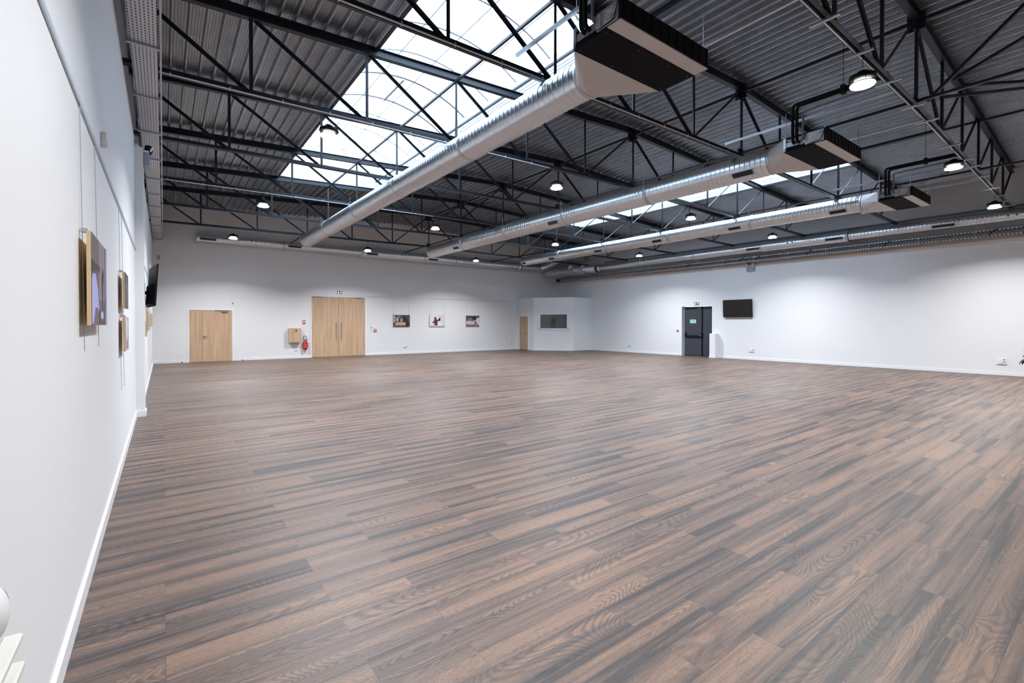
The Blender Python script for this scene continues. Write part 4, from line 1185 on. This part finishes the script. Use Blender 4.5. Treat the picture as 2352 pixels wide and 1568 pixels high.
picture('picture of a person in maroon with one raised arm, second on the back wall', backf(11.72,1.44), .945, .635,
    [((236,226,228), R4(0,.6,.2,1)), ((214,216,222), [(.55,1),(1,1),(1,.1),(.75,.15)]), ((204,202,202), R4(0,1,0,.14)), ((246,246,248), [(.30,.14),(.86,.10),(.70,.24),(.48,.26)]),
     ((92,44,52), [(.30,.10),(.52,.10),(.50,.52),(.58,.56),(.64,.58),(.66,.78),(.70,.76),(.69,.50),(.50,.44),(.50,.62),(.40,.64),(.28,.52),(.16,.34),(.22,.28),(.30,.34)]),
     ((46,30,32), el(.37,.72,.075,.10)), ((58,36,36), el(.33,.62,.045,.08)), ((206,160,142), el(.42,.67,.04,.05)), ((214,170,152), el(.675,.82,.025,.05))],
    (232,224,226), [.06,.90], 1.50, 0, g)
picture('picture of a person with dark hair bending over papers, third on the back wall', backf(14.03,1.44), .91, .62,
    [((70,66,72), R4(0,1,.8,1)), ((104,84,76), R4(0,.5,.45,.85)), ((150,124,108), el(.30,.62,.14,.14)), ((206,196,208), [(.02,.20),(.60,.14),(.70,.46),(.04,.52)]), ((120,110,136), R4(0,.4,.02,.16)),
     ((208,214,226), [(.70,.05),(1,.05),(1,.80),(.84,.84),(.72,.60)]), ((30,24,28), el(.62,.72,.15,.16)), ((150,70,70), [(.56,.56),(.70,.52),(.88,.12),(.80,.06)]), ((212,168,152), el(.60,.54,.06,.08)), ((176,48,60), R4(.78,.96,.02,.12))],
    (96,88,96), [.05,.87], 1.50, 0, g)
def leftf(y0, z0, xw): return lambda u, v, d: (xw+d, y0+u, z0+v)
g = 'pictures hung on wires on the left wall'
lw_shapes = [((110,98,104), R4(0,1,0,1)), ((150,132,138), R4(.45,.92,.3,1)), ((70,64,66), R4(.1,.5,.62,.70)), ((96,86,80), R4(.18,.24,.2,.62)), ((66,58,54), [(.62,.58),(.72,.72),(.80,.62),(.74,.5),(.72,.1),(.66,.1)]),
             ((178,178,232), [(.0,.02),(.10,.02),(.20,.2),(.34,.2),(.38,.12),(.42,.2),(.36,.42),(.22,.58),(.06,.56),(.0,.5)]), ((74,62,60), [(.0,.58),(.20,.60),(.26,.68),(.1,.72),(0,.70)]), ((92,78,70), R4(.45,.95,.02,.18)), ((170,164,214), R4(.88,1,0,1)), ((198,190,210), el(.62,.12,.1,.05))]
picture('large picture with a pale lilac figure hung alone on the near left wall', leftf(3.60, 1.59, XL), .88, .54, lw_shapes, (120,104,108), [.06,.80], 1.27, -.15, g)
picture('dark picture on the near left wall, the upper of a stacked pair', leftf(6.52, 1.77, XL), .62, .385, [((84,78,84), R4(0,1,0,1)), ((140,132,140), el(.5,.62,.2,.1)), ((120,112,120), el(.5,.35,.1,.2)), ((150,140,170), R4(.85,1,0,1))], (90,84,90), [.06,.50], 1.09, -.12, g)
picture('pale picture on the near left wall, the lower of a stacked pair', leftf(6.55, 1.30, XL), .58, .375, [((196,186,194), R4(0,1,0,1)), ((150,134,128), R4(.2,.8,.05,.3)), ((220,216,224), R4(.3,.7,.4,.9)), ((170,158,190), R4(.85,1,0,1))], (190,180,190), [.06,.50], .50, -.42, g)
for (y0, z0, w_, h_, lb) in ((12.75, 1.66, .6, .40, 'thin edge of a picture under the left television, the upper of a pair'), (12.15, 1.33, .6, .31, 'thin edge of a picture below the left television, the lower of a pair'),
                             (14.6, 1.49, .6, .40, 'edge of a picture beyond the left television, nearest of three in a row'), (15.9, 1.49, .6, .40, 'edge of a picture beyond the left television, middle of three in a row'), (17.9, 1.50, .6, .40, 'edge of a picture beyond the left television, last before the corner')):
    picture(lb, leftf(y0, z0, XL2), w_, h_, [((150,120,110), R4(.1,.9,.1,.9)), ((90,70,66), el(.5,.5,.2,.3))], (196,168,156), [.06,.5], 2.87-z0, -.1, g)

# ------------------------------------------------------------------ white heater with round housing at lower left
t = thing('wall_heater', 'white ribbed wall heater with a rounded housing at the lower left corner', 'heater', (-.33, 1.0, .3))
c = (-.335, 1.45, .98)
mb = MB()
n, mseg = 18, 28
vs = []; fs = []
for i in range(n+1):
    ph = PI*i/n
    for k in range(mseg):
        a = 2*PI*k/mseg
        vs.append((c[0]+.066*math.sin(ph)*math.cos(a), c[1]+.078*math.sin(ph)*math.sin(a), c[2]+.082*math.cos(ph)))
for i in range(n):
    for k in range(mseg): fs.append((i*mseg+k, i*mseg+(k+1) % mseg, (i+1)*mseg+(k+1) % mseg, (i+1)*mseg+k))
mb.add(vs, fs, 0, True); mb.build('housing', M['white'], t)
dv = Vector((.42, .90, 0)).normalized(); sv = Vector((-dv.y, dv.x, 0)); q = Vector(c) + Vector((.066*dv.x, .078*dv.y, 0))*.985
MB().tube([tuple(q + sv*.026*math.cos(a) + Vector((0,0,.034*math.sin(a)))) for a in [2*PI*k/28 for k in range(28)]], .0035, 8, closed=True).build('button_ring', M['pvc'], t)
MB().bbox(-.384, -.30, .55, 1.46, .60, .90, .012).build('back_panel', M['heater'], t)
for k in range(5):
    MB().bbox(-.296, -.262+.006*k, .50, 1.53-.02*k, .875-.055*k, .895-.055*k, .008).build('rib', M['heater'], t)
MB().bbox(-.30, -.272, 1.32, 1.335, .62, .90, .003).build('cross_clip', M['chrome'], t)

# ------------------------------------------------------------------ plant at the right edge
px, py = 20.15, 1.72
t = thing('potted_plant', 'leafy potted plant poking in at the right edge', 'plant', (px, py, 0))
MB().lathe([(0,0),(.13,0),(.17,.30),(.175,.32),(.155,.32),(.15,.28),(0,.28)], (px,py,0), seg=28).build('pot', M['pot'], t)
MB().lathe([(0,.285),(.15,.285)], (px,py,0), seg=24).build('soil', M['soil'], t)
rnd = random.Random(3)
stems = MB(); leaves = []
for k in range(9):
    a = 2*PI*k/9 + rnd.uniform(-.2,.2); tip = Vector((px+.22*math.cos(a), py+.26*math.sin(a), rnd.uniform(.55,.95)))
    b = Vector((px+.03*math.cos(a), py+.03*math.sin(a), .28)); m_ = (b+tip)/2 + Vector((0,0,.12))
    pts = [b*(1-u)**2 + m_*2*u*(1-u) + tip*u*u for u in [i/8 for i in range(9)]]
    stems.tube(pts, [.008-.0006*i for i in range(9)], 6)
    for j in range(4):
        s_ = pts[4+j]; aa = a + rnd.uniform(-1.3,1.3); leaves.append((s_, Vector((math.cos(aa), math.sin(aa), rnd.uniform(-.7,.25))), rnd.uniform(.14,.22)))
for (yy, zz, dy, dz, L_) in ((2.06,.60,.16,-.13,.24), (2.10,.57,.06,-.15,.17), (2.08,.70,.07,-.06,.12), (2.08,.83,.06,.03,.10)):
    leaves.append((Vector((20.02, yy, zz)), Vector((-.12, dy, dz)), L_))
    stems.tube([(px, py, .30), (20.08, 1.9, zz+.06), (20.02, yy, zz)], .006, 6)
stems.build('stems', M['leaf2'], t)
mb = MB()
for s_, dv, ln in leaves:
    dv = dv.normalized(); sd = dv.cross(Vector((0,0,1))).normalized(); up = sd.cross(dv)
    vs = []
    for i in range(7):
        u = i/6; w_ = .23*ln*math.sin(PI*min(1, u*.92+.06))*(1-.25*u)
        p = s_ + dv*ln*u - up*.10*ln*u*u - Vector((0,0,.18*ln*u*u))
        vs += [p - sd*w_ + up*w_*.25, p, p + sd*w_ + up*w_*.25]
    fs = []
    for i in range(6):
        for j in range(2): fs.append((3*i+j, 3*i+j+1, 3*i+4+j, 3*i+3+j))
    mb.add(vs, fs, 0, True)
lf = mb.build('leaves', M['leaf'], t, fix=False); lf['kind'] = 'stuff'

# ------------------------------------------------------------------ daylight, camera, exposure
w = bpy.data.worlds.new('sky'); sc.world = w; w.use_nodes = True
nt = w.node_tree; bg = nt.nodes['Background']
bg.inputs[0].default_value = (.64, .82, 1.0, 1); bg.inputs[1].default_value = 5.0
for x0, x1 in ((SX0, SX1), (MX0, MX1)):
    l = bpy.data.lights.new('rooflight_portal', 'AREA'); l.shape = 'RECTANGLE'; l.size = x1-x0; l.size_y = SY1-SY0
    l.cycles.is_portal = True
    o = bpy.data.objects.new('rooflight_portal', l); C.objects.link(o); o.location = ((x0+x1)/2, (SY0+SY1)/2, 7.32)

cam = bpy.data.cameras.new('camera'); co = bpy.data.objects.new('camera', cam); C.objects.link(co)
cam.sensor_width = 36; cam.lens = 1080.966*36/2352; cam.shift_y = -30.427/2352
cam.clip_start = .05; cam.clip_end = 200
co.location = (0, 0, 1.6); co.rotation_euler = (math.radians(90-.5628), 0, -math.radians(36.5318))
sc.camera = co
sc.view_settings.view_transform = 'Standard'; sc.view_settings.look = 'None'; sc.view_settings.gamma = 1
sc.view_settings.use_curve_mapping = False
sc.view_settings.exposure = 0.64
sc.cycles.use_denoising = True
sc.cycles.max_bounces = 10; sc.cycles.diffuse_bounces = 6; sc.cycles.glossy_bounces = 4; sc.cycles.transparent_max_bounces = 8
sc.cycles.sample_clamp_indirect = 6
sc.cycles.caustics_reflective = False; sc.cycles.caustics_refractive = False
